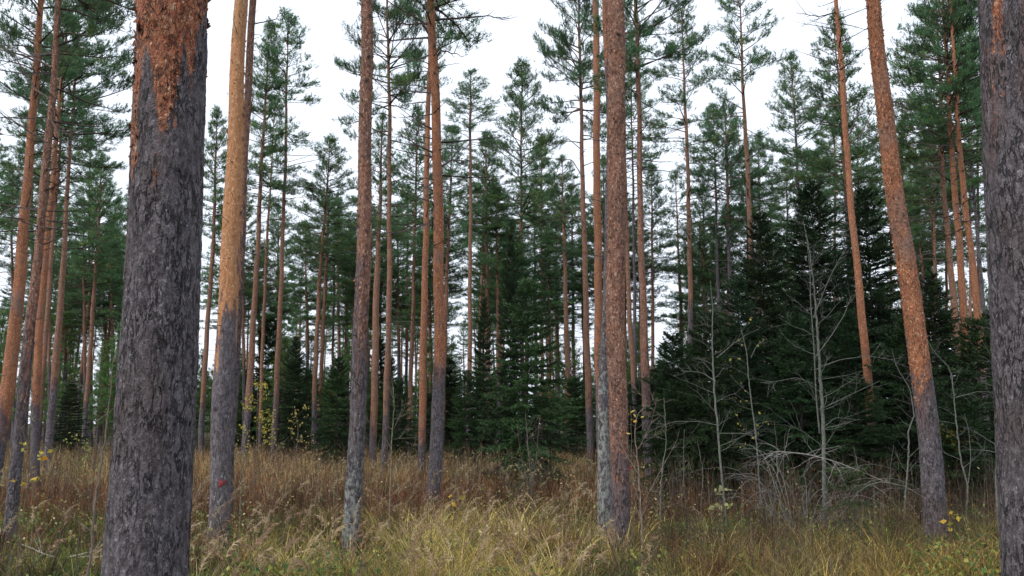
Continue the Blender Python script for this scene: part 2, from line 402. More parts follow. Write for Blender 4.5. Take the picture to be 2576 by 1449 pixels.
# ------------------------------------------------------------------ trunks
def smooth_line(z, v, zz, top):
    """quadratic through the measured points inside their range, straight beyond it"""
    z = np.array(z); v = np.array(v); deg = min(2 if len(z) < 5 else 3, len(z) - 1)
    c = np.polyfit(z, v, deg); zm = z.max(); y = np.polyval(c, np.minimum(zz, zm))
    sl = (np.polyval(c, zm) - np.polyval(c, zm - 2.0)) / 2.0
    return y + np.maximum(zz - zm, 0) * sl * .6

def trunk_mesh(pts, D, H, orange_y, seg=14, dz=.12, detail=0.0, seed=0, lichen=0.0, lichen_top=1.2, flakes=0, flake_size=.012,
               trans=.7, greyflake=.12, orafn=None, mat=None, stubs=10, knots=0, zfine=None, flake_z=None, yl=0.0, orascale=1.0):
    rng = np.random.default_rng(seed + 500); mb = MB()
    zs = [zof(y, D) for _, y, _ in pts]; xs = [xof(x, z, D) for (x, _, _), z in zip(pts, zs)]
    rs = [wd / 2 / FPX * (D * cos(TH) + (z - CAMH) * sin(TH)) for (_, _, wd), z in zip(pts, zs)]
    oz = np.argsort(zs); zs = np.array(zs)[oz]; xs = np.array(xs)[oz]; rs = np.array(rs)[oz]
    if zfine: zz = np.concatenate([np.arange(-.25, zfine[0], .1), np.arange(zfine[0], zfine[1], dz), np.arange(zfine[1], H, .3), [H]])
    else: zz = np.concatenate([np.arange(-.25, H, dz), [H]])
    xx = smooth_line(zs, xs, zz, H)
    rr_z = np.concatenate([[max(zs[0] - 1e-3, -.3)], zs, [max(H, zs[-1] + .5)]]); rr = np.interp(zz, rr_z, np.concatenate([[rs[0]], rs, [.012]]))
    rr = rr + rs[0] * .42 * np.exp(-np.maximum(zz, 0) / .16)
    xx = xx + (.2 if D < 5 else 1) * (.012 * np.sin(zz * 1.1 + seed) + .008 * np.sin(zz * 2.7 + seed * 2)); x0 = float(np.interp(0, zz, xx)); xx = xx - x0
    yy = yl * np.maximum(zz, 0) + .035 * np.sin(zz * .5 + seed) * np.minimum(np.maximum(zz, 0) / 3, 1)
    th = np.arange(seg) * 2 * pi / seg
    T, Z = np.meshgrid(th, zz); RR = np.repeat(rr[:, None], seg, 1)
    cx_, cy_ = np.cos(T), np.sin(T)
    bump = (fbm(cx_ * 1.3 + seed, cy_ * 1.3, Z * 1.2, seed, 2) - .5) * (.06 if D < 5 else .16)
    RR = RR * (1 + bump)
    if detail > 0:
        u, v = cx_ * rr[:, None] , cy_ * rr[:, None]
        n1 = 1 - np.abs(2 * fbm(u * 38, v * 38, Z * 15, seed + 3, 2) - 1); n2 = fbm(u * 110, v * 110, Z * 55, seed + 7, 2)
        n3 = fbm(cx_ * 5 + seed, cy_ * 5, Z * 7, seed + 11, 2); RR = RR + detail * ((n1 ** 3 - .5) * -1.1 + (n2 - .5) * 1.1 + (n3 - .5) * 1.6)
    zt = zof(orange_y, D) if orange_y is not None else 1e9
    if orafn: ora = orafn(T, Z)
    else: ora = .5 + (Z - zt) / trans * .5 + (fbm(cx_ * 1.5 + 3 * seed, cy_ * 1.5, Z * .6, seed + 1, 2) - .5) * .8
    ora = np.clip(ora, -.3, 1.2) * orascale
    li = lichen * np.clip(1.25 - np.maximum(Z, 0) / lichen_top, 0, 1) * np.ones_like(Z)
    kn = np.zeros_like(Z)
    for q in range(knots):
        z0 = rng.uniform(.8, H * .8); t0 = rng.uniform(0, 2 * pi); s0 = rng.uniform(.018, .035)
        rloc = np.interp(z0, zz, rr); dth = np.angle(np.exp(1j * (T - t0))) * rloc
        e = np.exp(-((dth / s0) ** 2 + ((Z - z0) / (s0 * 1.3)) ** 2)); kn = np.maximum(kn, e); RR = RR + .012 * e
    C = np.stack([np.maximum(ora, 0), li, np.clip(kn * 1.3 - .15, 0, 1)], -1)
    V = np.stack([xx[:, None] + cx_ * RR, yy[:, None] + cy_ * RR, Z], -1)
    i = np.arange(len(zz) - 1)[:, None] * seg; k = np.arange(seg)[None]; k2 = (k + 1) % seg
    mb.add(V.reshape(-1, 3), C.reshape(-1, 3), Q=np.stack([i + k, i + k2, i + seg + k2, i + seg + k], -1).reshape(-1, 4))
    if flakes:
        z0, z1 = flake_z or (.3, H * .6)
        fz = rng.uniform(z0, z1, flakes); ft = rng.uniform(0, 2 * pi, flakes)
        ii = np.clip(np.searchsorted(zz, fz), 0, len(zz) - 1); jj = (ft / (2 * pi) * seg).astype(int) % seg
        base = V[ii, jj]; cc = C[ii, jj].copy()
        cc[:, 0] = np.where(cc[:, 0] > .42, 1.0, cc[:, 0]); keep = rng.random(flakes) < np.where(cc[:, 0] > .9, 1, greyflake); base, cc, fl = base[keep], cc[keep], ft[keep]
        out = np.stack([np.cos(fl), np.sin(fl), 0 * fl], -1); tan_ = np.stack([-np.sin(fl), np.cos(fl), 0 * fl], -1)
        n_ = len(fl); up = np.array([[0, 0, 1.]]); an = rng.uniform(-1, 1, n_)[:, None]
        u_ = tan_ * np.cos(an * 2) + up * np.sin(an * 2); w_ = norm(np.cross(out, u_)); sz = flake_size * (.35 + rng.gamma(1.7, .5, n_).clip(0, 1.9))[:, None] * np.where(cc[:, 0] > .9, 1, .55)[:, None]; lift = (rng.uniform(.05, .75, n_) ** 1.5)[:, None]; sz = sz * np.where(cc[:, :1] > .9, 1, .7)
        a_ = base - u_ * sz * .5 - out * .003; b_ = base + u_ * sz * .5 - out * .003
        m1 = base + w_ * sz * .6 + out * sz * lift * .45; e1 = m1 + u_ * sz * .55; e0 = m1 - u_ * sz * .42; tip = base + w_ * sz * 1.15 + out * sz * lift * rng.uniform(.7, 1.5, n_)[:, None]
        VV = np.stack([a_, b_, e1, e0, tip], 1).reshape(-1, 3); b5 = (np.arange(n_) * 5)[:, None]
        mb.add(VV, np.repeat(cc, 5, 0), Q=b5 + np.array([[0, 1, 2, 3]]), T=b5 + np.array([[3, 2, 4]]))
    if stubs:
        stubs = int(stubs * 1.6)
        sz = rng.uniform(.9, max(H * .6, 2), stubs); st = rng.uniform(0, 2 * pi, stubs); stubs = int(stubs); sl = rng.uniform(.03, .13, stubs) * (1 + (rng.random(stubs) < .25) * 2.5)
        rl = np.interp(sz, zz, rr); d = np.stack([np.cos(st), np.sin(st), rng.uniform(-.1, .5, stubs)], -1)
        p0 = np.stack([np.interp(sz, zz, xx) + np.cos(st) * rl * .8, np.interp(sz, zz, yy) + np.sin(st) * rl * .8, sz], -1)
        sticks(mb, p0, p0 + norm(d) * (sl + rl * .2)[:, None], .006, .003, (.0, .1, .6), n=4)
    me = mb.mesh('trunk', mat or (BARK_FAR if D > 24 else BARK), smooth=True)
    return me, x0, (lambda z: (float(np.interp(z, zz, xx)), float(np.interp(z, zz, yy)))), zt

def place_crown(tree, style, f, H, zb, hw, seed):
    me, L, Rm = PC[style][seed % len(PC[style])]
    x0, y0 = f(zb); x1, y1 = f(min(H, zb + 3)); o = link('crown', me, tree)
    dz = min(H, zb + 3) - zb
    M = Matrix.Rotation(math.atan2(x1 - x0, dz), 4, 'Y') @ Matrix.Rotation(seed * 2.399, 4, 'Z')
    o.rotation_euler = M.to_euler(); o.location = (x0, y0, zb); s = hw * 1.32 / Rm; o.scale = (s, s, (H - zb) / L * 1.0)
    return o

def dead_limbs(tree, f, specs, D, x0, rad=.012, col=(.12, .09, .08)):
    """long limbs given by picture points, each a branch mesh of its own under the tree"""
    for k, pl in enumerate(specs):
        mb = MB(); rng = np.random.default_rng(len(pl) * 7 + k)
        P = np.array([at(x, y, D) - np.array((x0, D, 0)) for x, y in pl])
        P[:, 1] += np.linspace(0, rng.uniform(-.4, .4), len(P)); 
        n = len(P) * 5; s = np.linspace(0, 1, n); q = np.linspace(0, 1, len(P)); PP = np.stack([np.interp(s, q, P[:, j]) for j in range(3)], -1) + rng.normal(0, .012, (n, 3)) * s[:, None]
        tubes(mb, PP, rad * (1 - .8 * s), col, n=5)
        for _ in range(7):
            i = rng.integers(n // 3, n - 1); d = PP[i] - PP[i - 1]; d = d / np.linalg.norm(d) + rng.normal(0, .5, 3); l = rng.uniform(.1, .35)
            polyline(mb, [PP[i], PP[i] + d * l * .5, PP[i] + d * l + np.array((0, 0, .03))], [rad * .35, rad * .25, rad * .1], col)
        mb.build('branch', WOOD, tree, smooth=True)

REG = [(-200, 300, 'between the photo edge and the thickest trunk'), (300, 600, 'in the gap right of the thickest trunk'), (600, 900, 'between the smooth yellowish pine and the dark reddish one'),
       (900, 1100, 'between the dark reddish and the bright orange pine'), (1100, 1490, 'between the bright orange pine and the twin trunks'), (1490, 1900, 'right of the twin trunks'), (1900, 2900, 'behind the dark spruces')]
def reg(px):
    for a, b, s in REG:
        if a <= px < b: return s
    return REG[-1][2]
def REG_T(px): return reg(px)
used_seed = [0]
def pine(label, D, pts, tip=None, H=None, cbase=None, hw=None, style='dense', orange=900, group=None, seg=14, limbs=None, name='pine_tree', lrad=.012, **kw):
    used_seed[0] += 1; sd_ = used_seed[0]
    if H is None: H = zof(tip, D)
    me, x0, f, zt = trunk_mesh(pts, D, H, orange, seg=seg, seed=sd_, **kw)
    z0 = float(ground_z(x0, D)); root = thing(name, label, 'tree', (x0, D, 0), group)
    link('trunk', me, root)
    zb = zof(cbase, D) if cbase is not None else H * .72
    hwm = hw * D / FPX if hw else 1.7
    place_crown(root, style, f, H, zb, hwm, sd_)
    if limbs: dead_limbs(root, f, limbs, D, x0, lrad)
    return root

# --- the near trunk on the left: its orange reaches further down on the left side and in one streak
def t1_orange(T, Z):
    a = np.cos(T - R_(180))                         # +1 on the left side, T=-90deg faces the camera
    left = np.clip(a, 0, 1); front = np.exp(-((np.angle(np.exp(1j * (T + R_(76))))) / .30) ** 2)
    grey1 = np.exp(-((np.angle(np.exp(1j * (T + R_(112))))) / .22) ** 2)
    zt = 3.2 - .75 * left ** 1.3 - .5 * front + .22 * grey1 + .12 * np.clip(-a, 0, 1)
    return .5 + (Z - zt) / .42 + (fbm(np.cos(T) * 3.4, np.sin(T) * 3.4, Z * 4.2, 77, 4) - .5) * 2.2
def t2_orange(T, Z): return .5 + (Z - 3.0 + .45 * np.cos(T - R_(190))) / 1.5 + (fbm(np.cos(T) * 2 + 5, np.sin(T) * 2, Z * 1.8, 41, 4) - .5) * 1.9
G_FRONT = 'pine trunks in the foreground'
pine('thick pine trunk, grey scaly bark below and peeling orange bark on top', 3.5, [(363, 1449, 203), (402, 724, 181), (434, 0, 163)], H=19, style='broad',
     seg=190, dz=.010, detail=.005, zfine=(.9, 3.9), orafn=t1_orange, flakes=3400, flake_size=.014, flake_z=(1.0, 3.7), mat=BARK_BIG, knots=0, stubs=0, lichen=.28, lichen_top=6, group=G_FRONT)
def tr_orange(T, Z): return -.26 + .12 * np.clip(Z - 1.8, 0, 1.5) + (fbm(np.cos(T) * 2.2 + 9, np.sin(T) * 2.2, Z * 1.6, 31, 3) - .5) * (1.5 + .25 * np.clip(Z - 2, 0, 2))
pine('thick dark grey pine trunk with small red patches, cut by the photo edge', 3.7, [(2640, 1449, 205), (2600, 724, 195), (2562, 0, 190)], H=20, style='broad',
     seg=170, dz=.012, detail=.005, zfine=(.9, 4.1), orafn=tr_orange, flakes=2600, flake_size=.009, flake_z=(1.0, 3.9), mat=BARK_BIG, stubs=0, lichen=.25, lichen_top=1.8, group=G_FRONT)
T2R = pine('smooth yellowish orange pine with grey base, just beside the thickest trunk', 11.2, [(548, 1378, 47), (550, 1210, 46), (568, 965, 50), (577, 738, 48), (590, 369, 40), (607, 0, 32)], H=18, style='broad', orange=840,
     seg=64, dz=.025, detail=.005, zfine=(0, 8), trans=1.5, knots=34, orafn=t2_orange, mat=BARK_TAN, flakes=900, flake_size=.016, flake_z=(.3, 8), stubs=22, lichen=.45, lichen_top=1.6, group=G_FRONT)
pine('slender dark pine half hidden behind the smooth yellowish orange trunk', 13.5, [(588, 1000, 20), (604, 738, 19), (615, 369, 18), (634, 0, 17)], H=18, style='broad', orange=700, seg=20, dz=.06, detail=.004, stubs=40,
     orascale=.85, mat=BARK_RED, trans=3, limbs=[[(640, 60), (690, 40), (700, 10)], [(628, 300), (640, 260), (640, 200), (632, 150)]], group=G_FRONT)
pine('tall straight pine, dark lichen-flecked below and dull reddish above', 10.0, [(886, 1424, 44), (892, 1070, 41), (906, 900, 38), (911, 738, 36), (918, 369, 32), (923, 0, 29)], H=19, style='broad', orange=760,
     seg=60, dz=.025, detail=.005, zfine=(0, 7), trans=1.6, flakes=2000, flake_size=.014, flake_z=(.1, 7), stubs=20, lichen=.72, lichen_top=2.3, orascale=.9, mat=BARK_RED, knots=24, group=G_FRONT)
pine('bright orange pine with a purplish grey lower trunk and bare upper limbs', 15.5, [(1089, 1250, 34), (1096, 1067, 32), (1104, 910, 29), (1108, 738, 26), (1100, 407, 24), (1090, 204, 22), (1086, 0, 20)], H=17, cbase=60, hw=190, style='sparse', orange=915,
     seg=44, dz=.04, detail=.004, zfine=(0, 10), trans=.5, stubs=30, knots=22, flakes=700, flake_size=.014, flake_z=(.3, 8), lichen=.4, lichen_top=1.0, lrad=.026,
     limbs=[[(1088, 50), (1150, 40), (1220, 28), (1280, 30)], [(1091, 105), (1060, 60), (1000, 30), (940, 0)], [(1085, 60), (1040, 55), (980, 50)], [(1094, 150), (1110, 130), (1170, 150)],
            [(1102, 390), (1060, 375), (1010, 350)], [(1096, 330), (1060, 310), (1030, 290)], [(1108, 420), (1135, 400), (1175, 400)]], group=G_FRONT)
pine('orange pine standing close behind the bright orange one', 23.5, [(1060, 1215, 20), (1064, 965, 18), (1068, 738, 16), (1074, 407, 13), (1080, 204, 11), (1082, 60, 9)], H=18.5, cbase=240, hw=95, style='sparse', orange=1080, seg=20, dz=.1, detail=.004, stubs=60)
pine('thin straight pine between dark reddish trunk and bright orange one', 25, [(964, 1205, 17), (974, 965, 15), (979, 738, 13), (979, 300, 9), (975, 60, 6)], tip=-170, cbase=330, hw=118, style='broad', orange=1000, seg=18, dz=.12, detail=.003, stubs=50, trans=1.5)
pine('very slim orange pine alone before the pale sky gap', 34, [(1178, 1160, 14), (1180, 965, 12), (1183, 738, 10), (1183, 300, 6), (1184, 230, 4)], tip=182, cbase=370, hw=75, style='sparse', orange=1000, seg=12, stubs=60)
pine('slim brown pine left of the green spruce', 42, [(1228, 1150, 11), (1227, 900, 10), (1225, 738, 9), (1222, 400, 4)], tip=340, cbase=600, hw=80, style='dense', orange=1050, seg=10, trans=4, orascale=.75)
pine('pointed-top pine rising above all the others at the centre', 46, [(1320, 1140, 12), (1314, 900, 10), (1313, 738, 9), (1312, 250, 3)], tip=160, cbase=640, hw=118, style='dense', orange=1050, seg=10)
pine('orange pine left of the thick twin trunks, dark crown', 30, [(1486, 1180, 19), (1482, 1016, 18), (1473, 738, 14), (1466, 458, 11), (1459, 150, 7)], tip=-140, cbase=340, hw=105, style='broad', orange=1010, seg=18, dz=.1, detail=.003, stubs=70,
     limbs=[[(1468, 450), (1440, 400), (1390, 395), (1340, 390)], [(1466, 380), (1430, 350), (1390, 370)]], lrad=.02)
pine('smooth orange pine touching the grey lichened trunk', 26, [(1512, 1180, 21), (1504, 738, 20), (1502, 400, 18), (1500, 0, 15)], H=18, cbase=-80, hw=120, style='sparse', orange=900, seg=18, dz=.1, detail=.003, stubs=40, trans=2, mat=BARK)
T11R = pine('thick reddish scaly pine of the twin trunks', 10.6, [(1561, 1400, 52), (1556, 1067, 47), (1551, 738, 47), (1549, 400, 44), (1547, 0, 41)], H=19, style='broad', orange=1050,
     seg=70, dz=.022, detail=.006, zfine=(0, 7), trans=1.6, flakes=4200, flake_size=.013, flake_z=(.2, 7), stubs=16, lichen=.12, lichen_top=1.6, knots=16, mat=BARK_RED, group=G_FRONT)
pine('grey lichen-covered trunk pressed against the thick reddish pine', 11.3, [(1522, 1373, 36), (1519, 1100, 29), (1523, 900, 22), (1525, 738, 19), (1524, 0, 16)], H=15, style='sparse', orange=200,
     seg=40, dz=.04, detail=.005, zfine=(0, 7), flakes=900, flake_size=.012, flake_z=(.1, 7), stubs=34, lichen=.72, lichen_top=5, orascale=.6, name='old_tree', group=G_FRONT)
pine('pine with greyish pink trunk right of the twin trunks', 22, [(1636, 1230, 27), (1632, 1120, 25), (1624, 965, 22), (1615, 738, 17), (1610, 400, 13), (1600, 0, 9)], tip=-230, cbase=230, hw=150, style='broad', orange=960, seg=22, dz=.08, detail=.004, stubs=60, trans=1.5, mat=BARK_RED,
     limbs=[[(1612, 462), (1585, 460), (1562, 460)]])
pine('pink-orange pine seen just right of the twin trunks', 33, [(1606, 1150, 14), (1594, 965, 13), (1581, 711, 11), (1572, 400, 8)], tip=20, cbase=380, hw=80, style='sparse', orange=960, seg=12, stubs=40)
pine('thin grey pine between the twin trunks and the greyish pink pine', 40, [(1600, 1150, 9), (1598, 900, 9), (1596, 711, 8)], tip=90, cbase=420, hw=75, style='dense', orange=400, seg=10)
pine('pine whose narrow crown stands free right of the centre', 36, [(1742, 1100, 14), (1736, 738, 12), (1732, 509, 10), (1726, 305, 8), (1719, 153, 5)], tip=22, cbase=400, hw=105, style='sparse', orange=760, seg=14, stubs=60)
pine('pine rising out of the spruces, wavy trunk and tall crown', 32, [(1897, 1000, 17), (1893, 738, 15), (1889, 611, 14), (1885, 509, 12), (1876, 356, 10), (1872, 255, 8), (1865, 102, 5)], tip=-70, cbase=330, hw=105, style='sparse', orange=620, seg=16, stubs=60, trans=3)
pine('dark-trunked pine with a pointed crown above the dark spruces', 42, [(2030, 1000, 10), (2017, 611, 9), (2010, 484, 8), (2002, 356, 6)], tip=140, cbase=470, hw=90, style='dense', orange=300, seg=10)
pine('leaning curved orange pine sunk into the dark spruces', 19.3, [(2226, 1290, 23), (2198, 1067, 22), (2178, 966, 21), (2162, 738, 18), (2142, 484, 15), (2119, 229, 13), (2104, 0, 10)], H=17, cbase=-60, hw=110, style='sparse', orange=1000,
     seg=26, dz=.06, detail=.004, stubs=30, lrad=.02, trans=1.2, limbs=[[(2122, 265), (2080, 262), (2010, 268)], [(2134, 370), (2170, 330), (2200, 260)], [(2131, 350), (2160, 290), (2180, 240)], [(2105, 30), (2060, 45), (2000, 40)]], group=G_FRONT)
pine('green-crowned pine right behind the leaning curved one', 34, [(2140, 900, 12), (2132, 560, 10), (2124, 420, 9), (2112, 250, 6)], tip=40, cbase=520, hw=120, style='dense', orange=500, seg=12, orascale=.7)
pine('strongly leaning rough orange pine with a smooth grey base', 11.9, [(2356, 1363, 54), (2349, 1220, 54), (2323, 965, 51), (2286, 738, 47), (2272, 611, 45), (2246, 407, 41), (2222, 204, 38), (2194, 0, 33)], H=17, style='broad', orange=935,
     seg=70, dz=.022, detail=.006, zfine=(0, 8), trans=.8, flakes=4200, flake_size=.015, flake_z=(1.8, 8), stubs=16, lichen=.05, mat=BARK_MID, limbs=[[(2205, 60), (2215, 45), (2215, 5)], [(2232, 250), (2250, 262), (2268, 270)]], group=G_FRONT)
def paint_mark(label_part, root, px, py, D, s=.05):
    """small red forestry paint blob lying on the trunk side that faces the path"""
    tr = [c for c in root.children if c.name.startswith('trunk')][0].data; co = np.empty(len(tr.vertices) * 3, np.float32); tr.vertices.foreach_get('co', co); co = co.reshape(-1, 3)
    c = at(px, py, D) - np.array(root.location); near = co[(co[:, 1] < 0)]; k = np.argmin((near[:, 0] - c[0]) ** 2 + (near[:, 2] - c[2]) ** 2); p = near[k]
    mb = MB(); a = np.linspace(0, 2 * pi, 14, endpoint=False); rr = s * (1 + .35 * np.sin(a * 3 + 1) + .2 * np.sin(a * 5)); V = [(p[0], p[1] - .012, p[2])]
    for t_, r_ in zip(a, rr): V.append((p[0] + cos(t_) * r_, p[1] - .006 + (cos(t_) * r_) ** 2 * 4, p[2] + sin(t_) * r_))
    mb.add(V, (.22, .035, .045), T=[[0, 1 + i, 1 + (i + 1) % 14] for i in range(14)]); mb.build('paint_mark', WOOD, root)
paint_mark('', T2R, 562, 1216, 11.2); paint_mark('', T11R, 1581, 1180, 10.6, .04)
# right cluster
pine('brown pine, first of the dark-crowned cluster right of the leaning pine', 26, [(2425, 1150, 18), (2412, 870, 17), (2396, 738, 15), (2374, 484, 12), (2366, 250, 9)], tip=-60, cbase=450, hw=150, style='dense', orange=900, seg=16, stubs=50, orascale=.8)
pine('orange-brown pine, second of the dark-crowned cluster', 24, [(2438, 1100, 20), (2430, 870, 19), (2419, 738, 17), (2396, 407, 13), (2385, 200, 9)], tip=-160, cbase=330, hw=120, style='broad', orange=900, seg=16, stubs=50, orascale=.85)
pine('reddish pine nearest the dark trunk at the photo edge', 23, [(2482, 1150, 22), (2468, 870, 20), (2448, 738, 17), (2419, 407, 13), (2405, 200, 9)], tip=-220, cbase=330, hw=120, style='dense', orange=900, seg=16, stubs=50, orascale=.85)
pine('thin grey pine in shade against the dark edge trunk', 34, [(2490, 1000, 10), (2472, 738, 9), (2450, 484, 7)], tip=120, cbase=500, hw=90, style='dense', orange=300, seg=12)
# left cluster
pine('stout orange pine leaning right at the far left', 18, [(-12, 1210, 33), (4, 1070, 33), (22, 965, 32), (50, 738, 28), (59, 560, 24), (73, 369, 20), (88, 190, 17), (100, 40, 14)], H=15.5, cbase=210, hw=170, style='broad', orange=1050, seg=30, dz=.06, detail=.004, stubs=60, trans=1.0, knots=14, group=G_FRONT)
pine('two-tone pine with a dark blue-grey base before the left cluster', 11.6, [(30, 1350, 31), (43, 1118, 28), (59, 965, 27), (86, 738, 23), (102, 560, 20), (117, 369, 18), (135, 153, 15), (145, 0, 13)], H=13, cbase=90, hw=210, style='broad', orange=905, mat=BARK_RED,
     seg=34, dz=.04, detail=.005, stubs=26, zfine=(0, 7.5), trans=1.6, lichen=.55, lichen_top=1.6, knots=14, orascale=.85, lrad=.018,
     limbs=[[(128, 250), (80, 220), (20, 130), (-30, 90)], [(124, 300), (150, 330), (200, 350)], [(130, 170), (60, 130), (0, 100)], [(118, 360), (60, 320), (10, 300)]], group=G_FRONT)
pine('brown pine right behind the two-tone pine at the left', 22, [(88, 1180, 21), (94, 864, 19), (107, 738, 17), (122, 560, 15), (137, 407, 12), (148, 305, 10)], H=13, cbase=330, hw=130, style='broad', orange=1000, seg=16, stubs=50)
pine('pine with a pale lichened base, rightmost of the left cluster', 27, [(117, 1175, 20), (122, 1093, 19), (140, 915, 17), (156, 738, 14), (168, 509, 10), (178, 357, 8)], tip=-40, cbase=400, hw=145, style='broad', orange=960, seg=16, stubs=50, lichen=.7, lichen_top=1.4)
pine('thin orange pine within the left cluster', 32, [(95, 1080, 13), (109, 915, 12), (127, 711, 11), (140, 500, 8)], tip=120, cbase=430, hw=110, style='dense', orange=1050, seg=12)
pine('slim pine halfway between the left cluster and the thickest trunk', 40, [(210, 1134, 12), (219, 965, 11), (238, 762, 10), (247, 550, 6)], tip=395, cbase=720, hw=78, style='dense', orange=1000, seg=12)
# between thick trunk and dark reddish trunk
pine('orange-brown pine in the gap right of the thickest trunk', 38, [(507, 1118, 15), (512, 965, 13), (529, 738, 11), (537, 560, 8), (543, 400, 5)], tip=275, cbase=600, hw=70, style='dense', orange=1020, seg=12)
pine('orange pine just right of the smooth yellowish one', 33, [(618, 1120, 18), (629, 915, 16), (644, 738, 13), (652, 509, 10), (664, 331, 7)], tip=62, cbase=480, hw=85, style='dense', orange=1010, seg=14, stubs=60)
pine('thin orange pine, second right of the smooth yellowish one', 42, [(655, 1090, 10), (657, 915, 9), (669, 711, 8), (678, 500, 5)], tip=250, cbase=560, hw=65, style='sparse', orange=1060, seg=10)
pine('tall pale pine with an airy pointed crown left of the sky gap', 34, [(688, 1120, 15), (698, 915, 13), (707, 738, 11), (713, 560, 9), (720, 250, 6)], tip=45, cbase=370, hw=110, style='sparse', orange=1040, seg=14, stubs=80, orascale=.8, trans=3)
pine('dense green pine with a rounded top below the sky gap', 38, [(789, 1118, 13), (792, 965, 12), (805, 711, 10), (822, 480, 5)], tip=350, cbase=650, hw=105, style='dense', orange=1000, seg=12)
pine('second trunk under the dense rounded green crown', 46, [(800, 1100, 10), (810, 915, 10), (818, 711, 9), (826, 550, 5)], tip=480, cbase=660, hw=70, style='dense', orange=1060, seg=10)
pine('thin orange pine close left of the dark reddish trunk', 54, [(835, 1060, 7), (840, 711, 6)], tip=530, cbase=690, hw=60, style='dense', orange=1080, seg=8)
# centre
pine('orange pine half hidden right of the dark reddish trunk', 28, [(940, 1130, 19), (941, 915, 17), (950, 711, 15), (956, 480, 8)], tip=290, cbase=600, hw=62, style='dense', orange=1080, seg=14, orascale=.9)
pine('thin purplish pine left of the bushy green crown at the centre', 55, [(1022, 1080, 8), (1024, 711, 7)], tip=470, cbase=640, hw=60, style='dense', orange=900, seg=8)
pine('pale brown pine under a bushy green crown at the centre', 42, [(1028, 1110, 13), (1034, 900, 11), (1042, 711, 9), (1046, 450, 5)], tip=280, cbase=660, hw=98, style='dense', orange=1090, seg=12, orascale=.72)
pine('orange pine peeking out right of the bright orange one', 36, [(1112, 1100, 13), (1118, 864, 12), (1128, 620, 8)], tip=325, cbase=640, hw=90, style='dense', orange=1100, seg=12)
pine('thin dark pine left of the slim brown one', 50, [(1205, 940, 8), (1212, 711, 7), (1216, 560, 5)], tip=430, cbase=620, hw=60, style='dense', orange=900, seg=8, orascale=.8)
pine('pinkish pine right of the pointed-top pine', 50, [(1364, 1080, 9), (1363, 711, 8), (1362, 520, 5)], tip=350, cbase=640, hw=80, style='dense', orange=1080, seg=10)
pine('orange pine with a forked crown behind the spruce', 40, [(1428, 1080, 14), (1426, 864, 13), (1420, 650, 9)], tip=400, cbase=640, hw=70, style='sparse', orange=1080, seg=12)
pine('small-crowned reddish pine before the pale gap right of centre', 48, [(1716, 900, 9), (1711, 738, 8), (1705, 600, 5)], tip=430, cbase=700, hw=62, style='sparse', orange=850, seg=10, stubs=40)
pine('dark thin pine left of the wavy pine', 42, [(1812, 900, 9), (1806, 738, 8), (1801, 509, 6)], tip=265, cbase=500, hw=88, style='dense', orange=500, seg=10)
pine('dark pine with dense crown touching the wavy pine', 38, [(1845, 900, 10), (1837, 738, 9), (1829, 407, 6)], tip=265, cbase=600, hw=92, style='broad', orange=560, seg=10)
pine('thin pine in the gap right of the leaning pine', 50, [(2335, 900, 8), (2325, 738, 7), (2313, 560, 5)], tip=400, cbase=680, hw=75, style='dense', orange=700, seg=10)
pine('pale thin pine in the gap left of the dark-crowned cluster', 46, [(2370, 900, 9), (2358, 738, 8), (2345, 560, 6)], tip=330, cbase=560, hw=75, style='dense', orange=760, seg=10)

# ------------------------------------------------------------------ spruces
def spruce_trunk(H, seed):
    mb = MB(); z = np.linspace(-.2, H, 24); r = .045 * H / 4.5 * (1 - z / (H * 1.02)) + .004
    tubes(mb, np.stack([.02 * np.sin(z), 0 * z, z], -1), r, (.06, .05, .045), n=8); return mb.mesh('trunk', WOOD, smooth=True)
ST = {'small': spruce_trunk(4.5, 1), 'tall': spruce_trunk(8.0, 2)}
sp_n = [0]; CENTRAL = 'green spruce standing alone at the centre of the meadow edge'
def spruce(label, D, px, tipy, hw, kind='small', group=None, squash=1.0):
    if px > 1640: hw *= 1.3
    sp_n[0] += 1; k = sp_n[0]; H = zof(tipy, D); x = xof(px, 1.0, D); root = thing('spruce_tree', label, 'tree', (x, D, float(ground_z(x, D))), group)
    me, L, Rm = SPC[kind][k % 2] if label != CENTRAL else (spruce_crown(48, 5.0, 1.45, .25, (.036, .080, .026), 1.0), 5.0, 1.45); s = hw * D / FPX / Rm
    for nm, m in (('trunk', ST[kind]), ('crown', me)):
        o = link(nm, m, root); o.scale = (s, s, H / L); o.rotation_euler = (0, 0, k * 2.4)
    return root
G_SP = 'dark spruces under the pines'
spruce('green spruce standing alone at the centre of the meadow edge', 22, 1328, 715, 140)
spruce('narrow dark spruce rising behind the central green spruce', 31, 1284, 590, 55, 'tall')
spruce('blackish spruce left of the central green spruce', 30, 1216, 745, 55, 'tall')
spruce('low spruce touching the left side of the central green spruce', 27, 1172, 930, 60)
spruce('low olive green spruce behind the dark reddish trunk', 28, 845, 900, 72)
spruce('dark droopy spruce right of the tall pale pine', 36, 735, 850, 62, 'tall')
spruce('small dark spruce between the dark reddish and the bright orange pines', 33, 1000, 955, 60)
spruce('small dark spruce behind the bright orange pine', 36, 1080, 990, 60)
spruce('leftmost spruce of the dark group, low and bushy', 20, 1700, 835, 92)
spruce('bushy spruce with a low tip behind the pale leafless saplings', 19, 1795, 775, 105)
spruce('middle-height spruce rising between the low bushy ones', 22, 1872, 690, 100, 'tall')
spruce('tall spruce left of the tall black one', 24, 1938, 545, 118, 'tall')
spruce('tall black spruce behind the forked leafless sapling', 25, 2075, 455, 150, 'tall')
spruce('tall spruce right of the leaning curved pine', 27, 2215, 480, 140, 'tall')
spruce('spruce just behind the base of the forked leafless sapling', 18.5, 2020, 800, 110)
